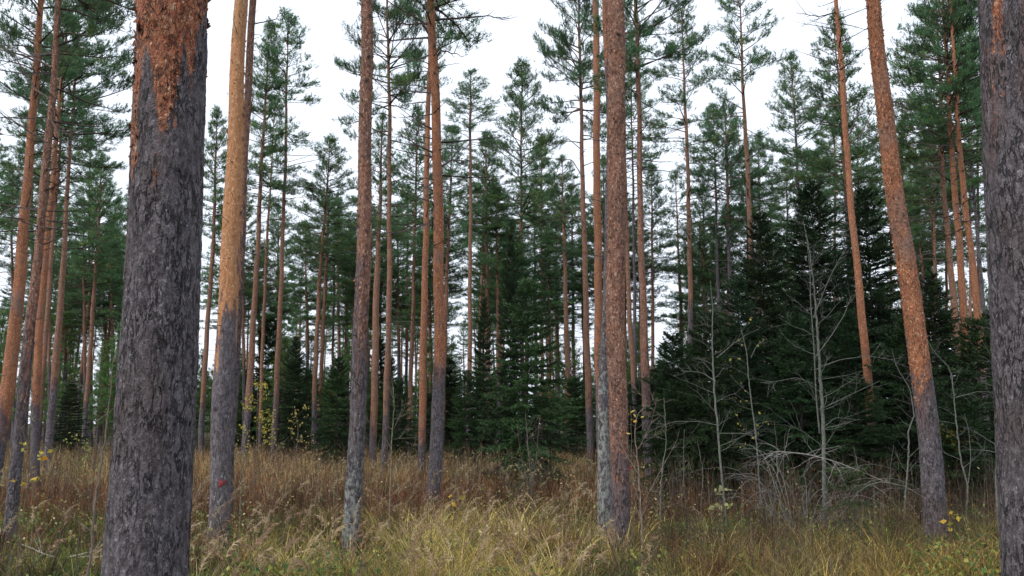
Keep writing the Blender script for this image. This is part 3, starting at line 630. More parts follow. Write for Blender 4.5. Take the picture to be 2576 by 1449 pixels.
spruce('shaded spruce left of the strongly leaning pine', 17.5, 2165, 955, 100)
spruce('shaded spruce behind the strongly leaning pine', 18.5, 2300, 800, 110)
spruce('tall spruce right of the strongly leaning pine', 24, 2375, 690, 100, 'tall')
spruce('dark spruce against the trunk at the photo edge', 21, 2480, 800, 110)
spruce('spruce in deep shade at the end of the dark group', 17, 2430, 980, 90)
for x, y, d in ((1760, 860, 29), (1850, 830, 30), (1960, 760, 31), (2040, 700, 32), (2130, 640, 33), (2230, 700, 31), (2320, 760, 33), (2420, 820, 30), (2520, 780, 32), (2600, 800, 26), (1650, 930, 33), (1720, 930, 24), (1820, 900, 26), (1900, 860, 27), (1985, 840, 26), (2080, 800, 29), (2150, 780, 23), (2250, 850, 24), (2340, 900, 26), (2400, 950, 20), (2550, 930, 24)):
    spruce('dark spruce of the back row, hidden behind the front row of spruces', d, x, y, 105, 'tall', G_SP)

for k, (x, y, d, lab) in enumerate(((770, 930, 41, 'small spruce between the tall pale pine and the dense green pine'),
        (1130, 900, 43, 'spruce seen between the bright orange pine and the very slim one'), (1450, 950, 36, 'small spruce left of the dark-crowned orange pine'), (170, 960, 36, 'low spruce behind the lichened-base pine'), (1540, 900, 36, 'spruce behind the twin trunks'), (1600, 960, 34, 'low spruce right of the twin trunks'))):
    spruce(lab, d, x, y, 62 + 9 * (k % 3), 'tall' if k % 2 else 'small')
rng = np.random.default_rng(77); G_MID = 'dense green pines closing the view'
for k, (x, y) in enumerate(((30, 420), (120, 380), (210, 500), (280, 560), (330, 480), (560, 520), (610, 480), (700, 520), (770, 560), (870, 600), (920, 480), (1000, 520), (1080, 560), (1110, 500), (1250, 470), (1290, 560), (1345, 480), (1400, 540), (1440, 470), (1500, 500), (1570, 480), (1640, 420), (1770, 470), (1830, 520), (1880, 440), (1940, 520), (1980, 400), (2060, 380), (2160, 330), (2240, 360), (2290, 480), (2380, 420), (2440, 380), (2520, 420), (-20, 330), (80, 300), (160, 620), (260, 640), (225, 330), (590, 640), (650, 610), (850, 500), (890, 640), (975, 620), (1060, 640), (1225, 590), (1320, 620), (1380, 600), (1465, 620), (1520, 400), (1610, 560), (1745, 600), (1790, 560), (1910, 340), (2020, 520), (2100, 250), (2270, 300), (2310, 560), (2350, 280), (2460, 200))):
    D_ = rng.uniform(42, 56)
    pine(['bushy pine of the green screen %s', 'full-crowned pine of the screen %s'][k % 2] % REG_T(x), D_, [(x + 4, 1000, 9), (x + 2, 800, 8), (x, y + 140, 5)], tip=y, cbase=min(y + 270, 820), hw=72, style='dense', orange=rng.uniform(850, 1050), seg=8, orascale=.85, group=G_MID, stubs=0)
# ------------------------------------------------------------------ far trees
far_trunks = []
for s in range(3):
    mb = MB(); z = np.linspace(-.2, 17.5, 26); r = .115 * (1 - z / 18.2) ** .8 + .01
    ox = .12 * np.sin(z * .3 + s); T = np.clip((z - 3) / 4, 0, 1)
    pts = np.stack([ox, 0 * z, z], -1); n = 8; th = np.arange(n) * 2 * pi / n
    V = pts[:, None] + np.stack([np.cos(th), np.sin(th), 0 * th], -1)[None] * r[:, None, None]
    C = np.zeros((len(z), n, 3)); C[..., 0] = T[:, None]
    i = np.arange(len(z) - 1)[:, None] * n; k = np.arange(n)[None]; k2 = (k + 1) % n
    mb.add(V.reshape(-1, 3), C.reshape(-1, 3), Q=np.stack([i + k, i + k2, i + n + k2, i + n + k], -1).reshape(-1, 4))
    far_trunks.append(mb.mesh('trunk', BARK_FAR, smooth=True))
rng = np.random.default_rng(8)
G_FAR = 'thin far pines deep in the wood'
cnt = 0
for q in range(900):
    D = rng.uniform(52, 105); px = rng.uniform(-120, 2700)
    H = rng.uniform(12, 17.5)
    if px < 320: H *= 1.0; keep = .55
    elif 1120 < px < 1190 or 1630 < px < 1690 or 480 < px < 560: keep = .05; H *= .7
    else: keep = .42; H *= .95
    if rng.random() > keep: continue
    x = xof(px, 1, D); cnt += 1
    if cnt > 165: break
    root = thing('pine_tree', 'thin far pine ' + reg(px), 'tree', (x, D, float(ground_z(x, D))), G_FAR)
    t = link('trunk', far_trunks[q % 3], root); t.scale = (1, 1, H / 17.5); t.rotation_euler = (0, rng.normal(0, .015), rng.uniform(0, 6.3))
    st = ('dense', 'sparse', 'dense')[q % 3]; me, L, Rm = PC[st][q % 3]; c = link('crown', me, root)
    cl = H * rng.uniform(.32, .45); c.location = (0, 0, H - cl); c.scale = (rng.uniform(.7, 1.0),) * 2 + (cl / L,); c.rotation_euler = (0, 0, rng.uniform(0, 6.3))
G_Y = 'young trees filling the back of the wood'
mb = MB(); z = np.linspace(-.2, 5.9, 10); tubes(mb, np.stack([0 * z, 0 * z, z], -1), .05 * (1 - z / 6.2) + .004, (.10, .07, .055), n=6); ytr = mb.mesh('trunk', WOOD, smooth=True)
cnt = 0
for q in range(400):
    D = rng.uniform(42, 95); px = rng.uniform(-100, 1760)
    H = rng.uniform(3.5, 7.5) * (1.25 if px < 320 else 1) * (.8 if 1120 < px < 1200 else 1)
    x = xof(px, 1, D); cnt += 1
    if cnt > 200: break
    sp = rng.random() < .12 and px > 320
    root = thing('young_spruce' if sp else 'young_pine', ('small dark far spruce ' if sp else 'bushy far young pine ') + reg(px), 'tree', (x, D, float(ground_z(x, D))), G_Y)
    if sp: me, L, Rm = SPC['small'][q % 2]
    else: me, L, Rm = PC['young'][q % 2]
    t = link('trunk', ytr, root); t.scale = (1, 1, H / 6); c = link('crown', me, root); zb = 0 if sp else H * rng.uniform(.08, .3)
    c.location = (0, 0, zb); s = rng.uniform(.8, 1.25); c.scale = (s, s, (H - zb) / L); c.rotation_euler = (0, 0, rng.uniform(0, 6.3))

# ------------------------------------------------------------------ leafless saplings
GREYB = (.145, .15, .13); BROWNB = (.13, .10, .085)
def grow(mb, rng, p, d, L, r, depth, col, upw=.25, spread=.75, minl=.08, nch=5):
    n = 6; pts = [p]; dd = d.copy(); q = p.copy()
    for k in range(n):
        dd = dd + rng.normal(0, .13, 3) + np.array((0, 0, upw * .12)); dd /= np.linalg.norm(dd); q = q + dd * L / n; pts.append(q)
    s = np.linspace(0, 1, n + 1); tubes(mb, pts, r * (1 - .75 * s), col, n=4 if r < .006 else 6)
    if depth == 0: return
    for k in range(nch):
        f = rng.uniform(.15, .95); i = min(int(f * n), n - 1); b = pts[i] + (pts[i + 1] - pts[i]) * (f * n - i)
        dv = norm(pts[i + 1] - pts[i]); side = rng.normal(size=3); side -= side.dot(dv) * dv; side = side / np.linalg.norm(side)
        nd = dv * cos(spread) + side * sin(spread) * 1.0; nd[2] += .1; nd /= np.linalg.norm(nd)
        l = L * rng.uniform(.3, .55) * (1.15 - .5 * f)
        if l > minl: grow(mb, rng, b, nd, l, max(r * .5 * (1 - .4 * f), .0016), depth - 1, col, upw, spread, minl, max(2, nch - 2))
def sapling(label, D, pl, seed, nb=14, bl=.7, col=GREYB, name='bare_sapling', leaves=None, br=None, cat='sapling', lo=.15, gz=True, forks=(), depth=2, group=None):
    """pl = picture points (x, y, width), lowest first"""
    rng = np.random.default_rng(seed); P = np.array([at(x, y, D) for x, y, _ in pl]); r = np.array([w_ / 2 / FPX * D for _, _, w_ in pl])
    x0 = P[0, 0] + (P[0, 0] - P[1, 0]) / max(P[1, 2] - P[0, 2], .2) * max(P[0, 2], 0) * .5 if P[0, 2] > .05 else P[0, 0]
    z0 = float(ground_z(x0, D)); P = np.vstack([[x0, D, z0 - .1], P]) if P[0, 2] > z0 - .02 else P; r = np.concatenate([[r[0] * 1.1], r]) if len(r) < len(P) else r
    root = thing(name, label, cat, (x0, D, 0), group); O = np.array((x0, D, 0)); P = P - O
    P[:, 1] += np.linspace(0, rng.uniform(-.25, .25), len(P))
    n = len(P) * 6; s = np.linspace(0, 1, n); ql = np.concatenate([[0], np.cumsum(np.linalg.norm(np.diff(P, axis=0), axis=1))]); ql /= ql[-1]
    PP = np.stack([np.interp(s, ql, P[:, j]) for j in range(3)], -1); PP[2:-2] = (PP[:-4] + PP[1:-3] + PP[2:-2] + PP[3:-1] + PP[4:]) / 5; PP += rng.normal(0, .004, PP.shape); RR = np.interp(s, ql, r)
    mb = MB(); RR = RR * .6; tubes(mb, PP, RR, col, n=8); mb.build('trunk', WOOD, root, smooth=True)
    mb = MB(); tips = []
    for f in forks:
        Q = np.array([at(x, y, D) - O for x, y, _ in f]); rq = [w_ / 2 / FPX * D for _, _, w_ in f]; Q[:, 1] += np.linspace(0, rng.uniform(-.3, .3), len(Q))
        m_ = len(Q) * 5; s2 = np.linspace(0, 1, m_); q2 = np.linspace(0, 1, len(Q)); QQ = np.stack([np.interp(s2, q2, Q[:, j]) for j in range(3)], -1); QQ[1:-1] = (QQ[:-2] + QQ[1:-1] + QQ[2:]) / 3
        tubes(mb, QQ, np.interp(s2, q2, rq) * .45, col, n=5)
        for _ in range(int(np.linalg.norm(Q[-1] - Q[0]) * 6) + 2):
            i = rng.integers(2, m_ - 1); dv = norm(QQ[i] - QQ[i - 1]); nd = dv + rng.normal(0, .55, 3); nd /= np.linalg.norm(nd)
            grow(mb, rng, QQ[i], nd, rng.uniform(.15, .45) * bl, .0028, 1, col, nch=2)
    for k in range(nb):
        f = lo + (1 - lo) * (k + rng.random()) / nb; i = min(int(f * (n - 1)), n - 2)
        a = rng.uniform(0, 2 * pi) if rng.random() < .4 else rng.choice((0, pi)) + rng.normal(0, .5); el = rng.uniform(.15, .8)
        d = np.array((cos(a) * cos(el), sin(a) * cos(el), sin(el)))
        L = bl * rng.uniform(.5, 1.2) * (1.15 - .65 * f); grow(mb, rng, PP[i], d, L, max(min(RR[i] * .34, .005), .0022), depth, col, nch=4)
    if nb or forks: mb.build('branches', WOOD, root, smooth=True)
    if leaves:
        lm = MB(); nlf, lc, ls, lob = leaves
        Pm = np.concatenate(mb.V) if mb.V else PP
        if lob: Pm = Pm[Pm[:, 2] > np.quantile(Pm[:, 2], lob)]
        leafset(lm, rng, Pm[rng.integers(0, len(Pm), nlf)], ls, lc); lm.build('leaves', LEAF, root)
    return root
def leafset(mb, rng, P, size, cols, down=.3):
    n = len(P); u = norm(rng.normal(size=(n, 3)) + np.array((0, 0, -down))); v = norm(np.cross(u, rng.normal(size=(n, 3)))); nrm = np.cross(u, v)
    sz = size * rng.uniform(.6, 1.3, n)[:, None]; P = P + rng.normal(0, size * .4, (n, 3))
    V = np.stack([P, P + u * sz * .45 + v * sz * .36 + nrm * sz * .08, P + u * sz, P + u * sz * .45 - v * sz * .36 + nrm * sz * .08], 1).reshape(-1, 3)
    c = np.array(cols)[rng.integers(0, len(cols), n)] * rng.uniform(.75, 1.2, (n, 1)); b = (np.arange(n) * 4)[:, None]
    mb.add(V, np.repeat(c, 4, 0), T=np.concatenate([b + [[0, 1, 2]], b + [[0, 2, 3]]]))
YEL = [(.55, .42, .05), (.62, .40, .04), (.42, .38, .07)]; YG = [(.30, .34, .06), (.40, .40, .08), (.45, .36, .06)]

sapling('largest leafless pale sapling with twin stems before the black spruces', 13, [(2072, 1240, 17), (2068, 1067, 15), (2060, 966, 13), (2052, 864, 10), (2043, 762, 7), (2036, 700, 6), (2020, 600, 4), (2008, 560, 2)], 3, nb=26, bl=.95, lo=.26, depth=2,
        forks=[[(2062, 1090, 10), (2050, 1000, 8), (2042, 880, 7), (2030, 760, 6), (2026, 690, 4), (2015, 610, 2)], [(2050, 900, 6), (2090, 850, 5), (2130, 790, 4), (2150, 740, 2)],
               [(2052, 930, 5), (2110, 905, 4), (2180, 897, 3), (2240, 908, 2)], [(2046, 800, 6), (2090, 700, 4), (2120, 650, 3), (2150, 610, 2)], [(2056, 970, 5), (2000, 950, 4), (1950, 960, 3), (1900, 965, 2)],
               [(2066, 1080, 5), (2110, 1050, 4), (2170, 1055, 2)], [(2064, 1030, 5), (2120, 1000, 4), (2200, 960, 2)]])
sapling('pale leafless sapling with a wavy stem left of the twin-stemmed one', 13.5, [(1826, 1285, 10), (1818, 1200, 9), (1814, 1144, 9), (1806, 1040, 8), (1801, 966, 8), (1797, 864, 6), (1800, 762, 4), (1795, 700, 2)], 4, nb=20, bl=.85, lo=.3,
        forks=[[(1806, 1070, 4), (1760, 1060, 4), (1700, 1060, 3), (1660, 1075, 2)], [(1801, 960, 5), (1770, 935, 4), (1720, 930, 2)], [(1803, 900, 5), (1850, 860, 4), (1880, 840, 2)], [(1808, 1090, 4), (1870, 1090, 3), (1930, 1120, 2)]])
sapling('thin leafless stem between the wavy sapling and the twin-stemmed one', 14, [(1915, 1270, 6), (1906, 1120, 6), (1898, 1040, 5), (1888, 965, 5), (1885, 890, 4), (1870, 820, 2)], 5, nb=14, bl=.7, lo=.3, forks=[[(1889, 900, 4), (1905, 870, 3), (1935, 850, 2)]], leaves=(34, [(.50, .46, .07), (.42, .42, .08)], .055, .0))
sapling('crooked leafless sapling left of the strongly leaning pine', 13, [(2275, 1275, 7), (2283, 1200, 7), (2287, 1130, 7), (2284, 1080, 6), (2302, 1050, 5), (2290, 975, 4), (2262, 935, 3), (2245, 880, 2)], 6, nb=14, bl=.55, lo=.3)
sapling('pale leafless sapling forking low right of the leaning pine', 14, [(2432, 1290, 8), (2436, 1215, 7), (2420, 1170, 7), (2412, 1100, 6), (2402, 1000, 5), (2398, 930, 4), (2350, 880, 3), (2325, 830, 2)], 7, nb=14, bl=.7, lo=.3, forks=[[(2436, 1215, 5), (2444, 1150, 4), (2440, 1080, 3), (2430, 1040, 2)], [(2404, 1000, 4), (2450, 985, 3), (2500, 990, 2)]])
sapling('straight grey sapling hugging the dark trunk at the photo edge', 12, [(2508, 1330, 12), (2503, 1100, 11), (2498, 965, 10), (2494, 850, 7), (2485, 740, 3)], 8, nb=18, bl=.7, lo=.3)
for k, (x, y0, y1, s) in enumerate(((1765, 1270, 1110, 21), (1725, 1265, 1080, 22), (1945, 1280, 1060, 25), (1978, 1280, 1090, 26), (2160, 1275, 1120, 28), (2240, 1280, 1120, 30))):
    sapling('thin leafless stem in the thicket before the dark spruces', 14 + (k % 4) * .7, [(x, y0, 5), (x + (-1) ** k * 8, (y0 + y1) / 2, 4), (x - 6 + k, y1, 2)], s, nb=7, bl=.45, lo=.3, col=(.11, .10, .085), depth=1, group='thin stems of the thicket')

# arching bush of pale twigs
def bare_bush():
    rng = np.random.default_rng(55); D = 12.6; O = at(2010, 1275, D); O[2] = float(ground_z(O[0], D))
    root = thing('bare_bush', 'tangled bush of pale arching bare twigs beneath the twin-stemmed sapling', 'bush', O)
    for part in range(3):
        mb = MB()
        for k in range(16):
            a = rng.uniform(0, 2 * pi); R0 = rng.uniform(.02, .3); p = np.array((cos(a) * R0 * 1.6, sin(a) * R0 * .7, -.05)); lean = rng.uniform(.15, .95)
            d = np.array((cos(a) * lean * 1.4, sin(a) * lean * .8, 1)); d /= np.linalg.norm(d); pts = [p]; q = p.copy(); L = rng.uniform(.6, 2.1); n = 12
            for j in range(n):
                if j > n * .45: d = d + np.array((cos(a) * .25, sin(a) * .15, -rng.uniform(.12, .42)))
                d = d + rng.normal(0, .07, 3); d /= np.linalg.norm(d); q = q + d * L / n; pts.append(q)
            pts = np.array(pts); tubes(mb, pts, (.007) * (1 - .75 * np.linspace(0, 1, n + 1)), np.array((.21, .20, .18)) * rng.uniform(.55, 1.15), n=4)
            for _ in range(4):
                i = rng.integers(4, n); grow(mb, rng, pts[i], norm(pts[i] - pts[i - 1] + rng.normal(0, .5, 3)), rng.uniform(.15, .4), .0022, 1, (.2, .19, .18), nch=2, upw=-.6)
        mb.build('branches', WOOD, root, smooth=True)
bare_bush()
mb = MB(); D = 12.2; pl = [(2235, 1215), (2170, 1185), (2110, 1160), (2050, 1145), (2000, 1140), (1960, 1136), (1920, 1160)]
P = np.array([at(x, y, D) for x, y in pl]); s = np.linspace(0, 1, 40); q = np.linspace(0, 1, len(P)); PP = np.stack([np.interp(s, q, P[:, j]) for j in range(3)], -1); PP[:, 1] += .3 * np.sin(s * 3)
PP[2:-2] = (PP[:-4] + PP[1:-3] + PP[2:-2] + PP[3:-1] + PP[4:]) / 5
tubes(mb, PP, .011 * (1 - .6 * np.abs(s * 2 - 1.2).clip(0, 1)), (.24, .23, .21), n=6); rng = np.random.default_rng(2)
for _ in range(26):
    i = rng.integers(4, 38); grow(mb, rng, PP[i], norm(PP[i + 1 if i < 39 else i] - PP[i - 1] + rng.normal(0, .7, 3)), rng.uniform(.2, .6), .004, 1, (.26, .25, .23), nch=3, upw=-.3)
tag(mb.build('fallen_branch', WOOD, smooth=True), 'bleached fallen branch lying arched over the bare bush', 'branch')

# foreground saplings
sapling('broken brown sapling stem just left of the thickest trunk', 5.2, [(217, 1449, 11), (222, 1300, 10), (226, 1240, 10), (236, 1130, 8), (243, 1000, 5), (248, 900, 3), (262, 850, 2)], 41, nb=7, bl=.5, lo=.5, col=(.15, .12, .095), depth=1,
        forks=[[(225, 1262, 6), (240, 1210, 5), (256, 1150, 4), (262, 1120, 2)], [(222, 1390, 5), (240, 1378, 4), (256, 1368, 3)], [(243, 1060, 4), (268, 1025, 3), (285, 1000, 2)]])
sapling('short dark dead stem left of the broken sapling', 6.5, [(183, 1449, 7), (181, 1380, 6), (180, 1318, 4)], 42, nb=4, bl=.3, lo=.4, col=(.08, .065, .05), depth=1)
sapling('slim brown sapling forking between the yellowish and dark reddish pines', 9.5, [(598, 1449, 6), (601, 1350, 5), (602, 1260, 4), (610, 1120, 2), (618, 1080, 1.5)], 43, nb=8, bl=.6, lo=.3, col=(.16, .14, .10), depth=1, forks=[[(601, 1250, 4), (585, 1210, 3), (565, 1170, 2)], [(603, 1245, 3), (660, 1180, 2), (700, 1120, 1.5)]])
sapling('thin dark leaning stem at the foot of the yellowish pine', 9.2, [(589, 1435, 4), (575, 1370, 4), (564, 1310, 3), (560, 1280, 2)], 44, nb=3, bl=.25, col=(.06, .05, .04), depth=1)
sapling('slim tall sapling right of the dark reddish trunk', 11, [(978, 1400, 5), (981, 1250, 5), (985, 1100, 4), (992, 1010, 2.5), (985, 950, 1.5)], 45, nb=14, bl=.7, lo=.3, col=(.2, .18, .14), depth=1, forks=[[(990, 1080, 3), (1012, 1040, 3), (1018, 1005, 2)]])
sapling('brown sapling right of the twin trunks reaching over the stems', 9.3, [(1618, 1449, 8), (1617, 1330, 7), (1612, 1220, 6), (1606, 1130, 4), (1600, 1060, 3), (1640, 1000, 1.5)], 46, nb=12, bl=.6, lo=.3, col=(.19, .15, .12), depth=1,
        forks=[[(1611, 1200, 4), (1575, 1140, 3), (1545, 1060, 2)], [(1616, 1270, 3), (1660, 1190, 3), (1700, 1120, 1.5)], [(1606, 1130, 3), (1634, 1070, 2), (1650, 1000, 1.5)]])
sapling('dark forked twig stem in the yellow grass left of the twin trunks', 9.0, [(1356, 1445, 5), (1352, 1390, 4), (1330, 1330, 3), (1310, 1270, 2)], 47, nb=6, bl=.35, lo=.2, col=(.05, .04, .04), depth=1, forks=[[(1352, 1390, 3), (1362, 1320, 3), (1370, 1290, 2)]])
sapling('dark crooked twig stem at the foot of the twin trunks', 9.2, [(1560, 1445, 5), (1545, 1400, 4), (1528, 1350, 3), (1520, 1310, 2)], 48, nb=6, bl=.3, lo=.2, col=(.05, .04, .04), depth=1)
sapling('leafless twig clump at the meadow centre before the green spruce', 14.5, [(1338, 1290, 6), (1335, 1200, 5), (1326, 1100, 4), (1322, 1040, 2)], 49, nb=16, bl=.6, lo=.1, col=(.13, .11, .10), depth=1, forks=[[(1337, 1250, 4), (1350, 1150, 3), (1358, 1050, 2)], [(1337, 1240, 4), (1310, 1150, 3), (1300, 1060, 2)]])
sapling('thin forked stem behind the leafy tangle between twin trunks and wavy sapling', 12, [(1665, 1350, 5), (1662, 1220, 4), (1680, 1120, 3), (1675, 1000, 2)], 50, nb=12, bl=.5, lo=.2, col=(.2, .19, .16), depth=1)
G_ST = 'dark thin stems in the near grass'
rr_ = np.random.default_rng(91)
for k, x in enumerate((130, 300, 640, 700, 760, 835, 1010, 1060, 1180, 1255, 1420, 1440, 1470, 1490, 1660, 1730, 1770, 1900, 2040, 2140, 2260, 2420)):
    D_ = rr_.uniform(8.6, 11); y1 = rr_.uniform(1270, 1340); sx = rr_.uniform(-25, 25)
    sapling('thin dark dry stem sticking up out of the near grass', D_, [(x, 1440, 4), (x + sx * .4, (1440 + y1) / 2, 3), (x + sx, y1, 1.8)], 200 + k, nb=3, bl=.3, lo=.4, col=(.065, .05, .04) if k % 3 else (.16, .13, .10), depth=1, group=G_ST, name='dry_stem', cat='stem')

# yellow-leaved plants
sapling('birch sapling with orange-yellow leaves before the left cluster', 8.5, [(60, 1300, 4), (80, 1180, 3), (70, 1090, 2), (50, 1050, 1.5)], 61, nb=9, bl=.42, lo=.45, col=BROWNB, depth=1, leaves=(24, YEL + [(.6, .25, .03)], .06, .3), forks=[[(82, 1180, 3), (105, 1110, 2), (128, 1050, 1.5)]])
sapling('small maple seedling with bright yellow leaves at the orange pine foot', 13.5, [(1130, 1330, 3), (1132, 1290, 3), (1130, 1262, 2)], 62, nb=6, bl=.22, lo=.3, col=BROWNB, depth=0, leaves=(16, YEL, .11, .0), name='leafy_seedling', cat='seedling')
sapling('seedling with a few yellow leaves beside the leaning pine base', 10.8, [(2392, 1400, 3), (2395, 1330, 2), (2388, 1275, 2)], 63, nb=5, bl=.22, lo=.4, col=BROWNB, depth=0, leaves=(9, YEL, .08, .2), name='leafy_seedling', cat='seedling')
sapling('bush with dull yellow leaves in the shade right of the leaning pine', 17, [(2420, 1230, 4), (2415, 1150, 3), (2420, 1090, 2)], 64, nb=16, bl=.9, lo=.5, col=BROWNB, depth=1, leaves=(500, [(.30, .27, .06), (.24, .24, .06), (.33, .22, .05)], .06, .35), name='yellow_bush', cat='bush')
sapling('birch sapling speckled with small yellow leaves beyond the meadow', 27, [(648, 1130, 4), (650, 1060, 3), (655, 960, 2)], 65, nb=18, bl=.9, lo=.2, col=BROWNB, depth=1, leaves=(420, [(.50, .42, .07), (.42, .40, .09)], .075, .0), name='birch_sapling')
sapling('second birch sapling speckled with yellow leaves beyond the meadow', 27, [(745, 1130, 4), (748, 1080, 3), (738, 1030, 2)], 66, nb=14, bl=.8, lo=.2, col=BROWNB, depth=1, leaves=(150, [(.50, .42, .12), (.42, .40, .12)], .07, .0), name='birch_sapling')
sapling('bush with green-yellow leaves at the left meadow edge', 20, [(200, 1190, 3), (205, 1150, 3), (195, 1110, 2)], 67, nb=16, bl=.7, lo=.2, col=BROWNB, depth=1, leaves=(150, [(.22, .26, .06), (.30, .30, .08)], .07, .0), name='yellow_bush', cat='bush')
sapling('seedling with pale lobed leaves at the wavy sapling foot', 12.5, [(1812, 1300, 3), (1812, 1260, 3), (1806, 1225, 2)], 68, nb=6, bl=.25, lo=.3, col=BROWNB, depth=0, leaves=(22, [(.34, .36, .14), (.40, .38, .16)], .09, .0), name='leafy_seedling', cat='seedling')
sapling('seedling with orange leaves against the twin trunks', 10.0, [(1590, 1200, 2), (1590, 1100, 2), (1588, 1020, 2)], 69, nb=5, bl=.2, lo=.7, col=BROWNB, depth=0, leaves=(9, [(.65, .38, .06), (.6, .5, .1)], .06, .4), name='leafy_seedling', cat='seedling')
# small light green juniper
D = 12.3; x = xof(2135, .4, D); root = thing('juniper_bush', 'low light green juniper right of the bare bush', 'bush', (x, D, float(ground_z(x, D))))
me = spruce_crown(47, 1.0, .48, .04, (.045, .075, .022), 1.0, .05); o = link('crown', me, root)

# ------------------------------------------------------------------ meadow
def pick(cols, w_, n, rng): return np.array(cols)[rng.choice(len(cols), n, p=np.array(w_) / sum(w_))]
def scatter(n, y0, y1, rng, p=1.0, margin=1.5, xpx=None):
    """more per metre near the camera"""
    u = rng.random(n); y = (y0 ** (1 - p) + u * (y1 ** (1 - p) - y0 ** (1 - p))) ** (1 / (1 - p)) if p != 1 else y0 * (y1 / y0) ** u
    hw = .6 * y + margin; x = rng.uniform(-1, 1, n) * hw
    return x, y
def ribbon(mb, x, y, L, W, lean, az, C, segs=3, droop=1.0, m=0):
    n = len(x); z = ground_z(x, y); P = np.stack([x, y, z - .03], -1); d = np.stack([np.cos(az), np.sin(az), 0 * az], -1); a = np.stack([-np.sin(az), np.cos(az), 0 * az], -1)
    th0 = np.random.default_rng(n).uniform(0, pi, n); a = a * np.cos(th0)[:, None] + d * np.sin(th0)[:, None]
    rows = []; q = P.copy(); ang = lean * .3
    for k in range(segs + 1):
        w_ = W * (1 - .9 * (k / segs) ** 1.3); rows.append(np.stack([q - a * w_[:, None] / 2, q + a * w_[:, None] / 2], 1))
        q = q + (d * np.sin(ang)[:, None] + np.array([[0, 0, 1.]]) * np.cos(ang)[:, None]) * (L / segs)[:, None]; ang = ang + lean * droop / segs * (1 + k * .5)
    V = np.stack(rows, 1).reshape(-1, 3); b = (np.arange(n) * (segs + 1) * 2)[:, None, None]
    Q = b + np.array([[2 * k, 2 * k + 1, 2 * k + 3, 2 * k + 2] for k in range(segs)])[None]
    mb.add(V, np.repeat(C, (segs + 1) * 2, 0), Q=Q.reshape(-1, 4), m=m)

rng = np.random.default_rng(101)
# grass tussocks: golden at the centre, straw-orange at the right, greener elsewhere
nt_ = 4300; tx, ty = scatter(nt_, 5.5, 17, rng, 1.0, 1.0); tpx = CX + FPX * tx / ty; tz = fbm(tx / 1.1, ty / 1.1, 0, 61, 3)
keep = rng.random(nt_) < np.clip((3.2 * (tz - .34)) * np.clip((17.5 - ty) / 4, 0, 1), .08, 1); tx, ty, tpx, tz = tx[keep], ty[keep], tpx[keep], tz[keep]; nt_ = len(tx)
tgold = np.exp(-((tpx - 1250) / 230) ** 2) * np.clip(1.4 - np.abs(ty - 9.5) / 3.5, 0, 1) + .8 * np.clip((tpx - 1650) / 250, 0, 1) * np.clip((12.2 - ty) / 2, 0, 1) + .45 * (tz > .52)
kind = rng.random(nt_) < np.clip(tgold, .12, .92)                      # True = dry straw tussock
nb_ = rng.integers(18, 60, nt_); idx = np.repeat(np.arange(nt_), nb_); n = len(idx); az = rng.uniform(0, 2 * pi, n); rad = rng.uniform(0, .10, n) * (1 + .5 * rng.random(n))
x = tx[idx] + np.cos(az) * rad; y = ty[idx] + np.sin(az) * rad; px = tpx[idx]; size = rng.uniform(.6, 1.25, nt_)[idx]
cg = pick([(.15, .20, .035), (.27, .30, .06), (.06, .11, .025), (.40, .36, .08)], [3, 3, 2, 2], nt_, rng)[idx]
cs = pick([(.56, .42, .13), (.46, .35, .10), (.62, .50, .23), (.32, .17, .06), (.38, .36, .08)], [3, 3, 2, 1.5, 2.5], nt_, rng)[idx]
right = np.clip((px - 1650) / 300, 0, 1)[:, None]; cs = cs * (1 - right) + right * pick([(.34, .21, .07), (.24, .14, .045), (.20, .19, .05)], [3, 2, 2], nt_, rng)[idx]
C = np.where((kind[idx] ^ (rng.random(n) < .15))[:, None], cs, cg) * rng.gamma(1.7, .48, (n, 1)).clip(.12, 2.0)
L = rng.uniform(.14, .46, n) * size * np.where(tgold[idx] > .5, 1.25, 1); lean = rng.uniform(.5, 2.1, n)
mb = MB(); ribbon(mb, x, y, L, np.maximum(.0045, y * .00055) * rng.uniform(.7, 1.5, n), lean, az + rng.normal(0, .6, n), C, segs=4)
# thin low grass between the tussocks
n = 34000; x, y = scatter(n, 5.5, 17, rng, 1.0, 1.0); L = rng.uniform(.1, .35, n)
C = pick([(.07, .10, .025), (.12, .13, .035), (.16, .10, .04)], [3, 2, 2], n, rng) * rng.uniform(.4, 1.2, (n, 1))
ribbon(mb, x, y, L, np.maximum(.004, y * .0005), rng.uniform(.3, 1.8, n), rng.uniform(0, 2 * pi, n), C, segs=2)
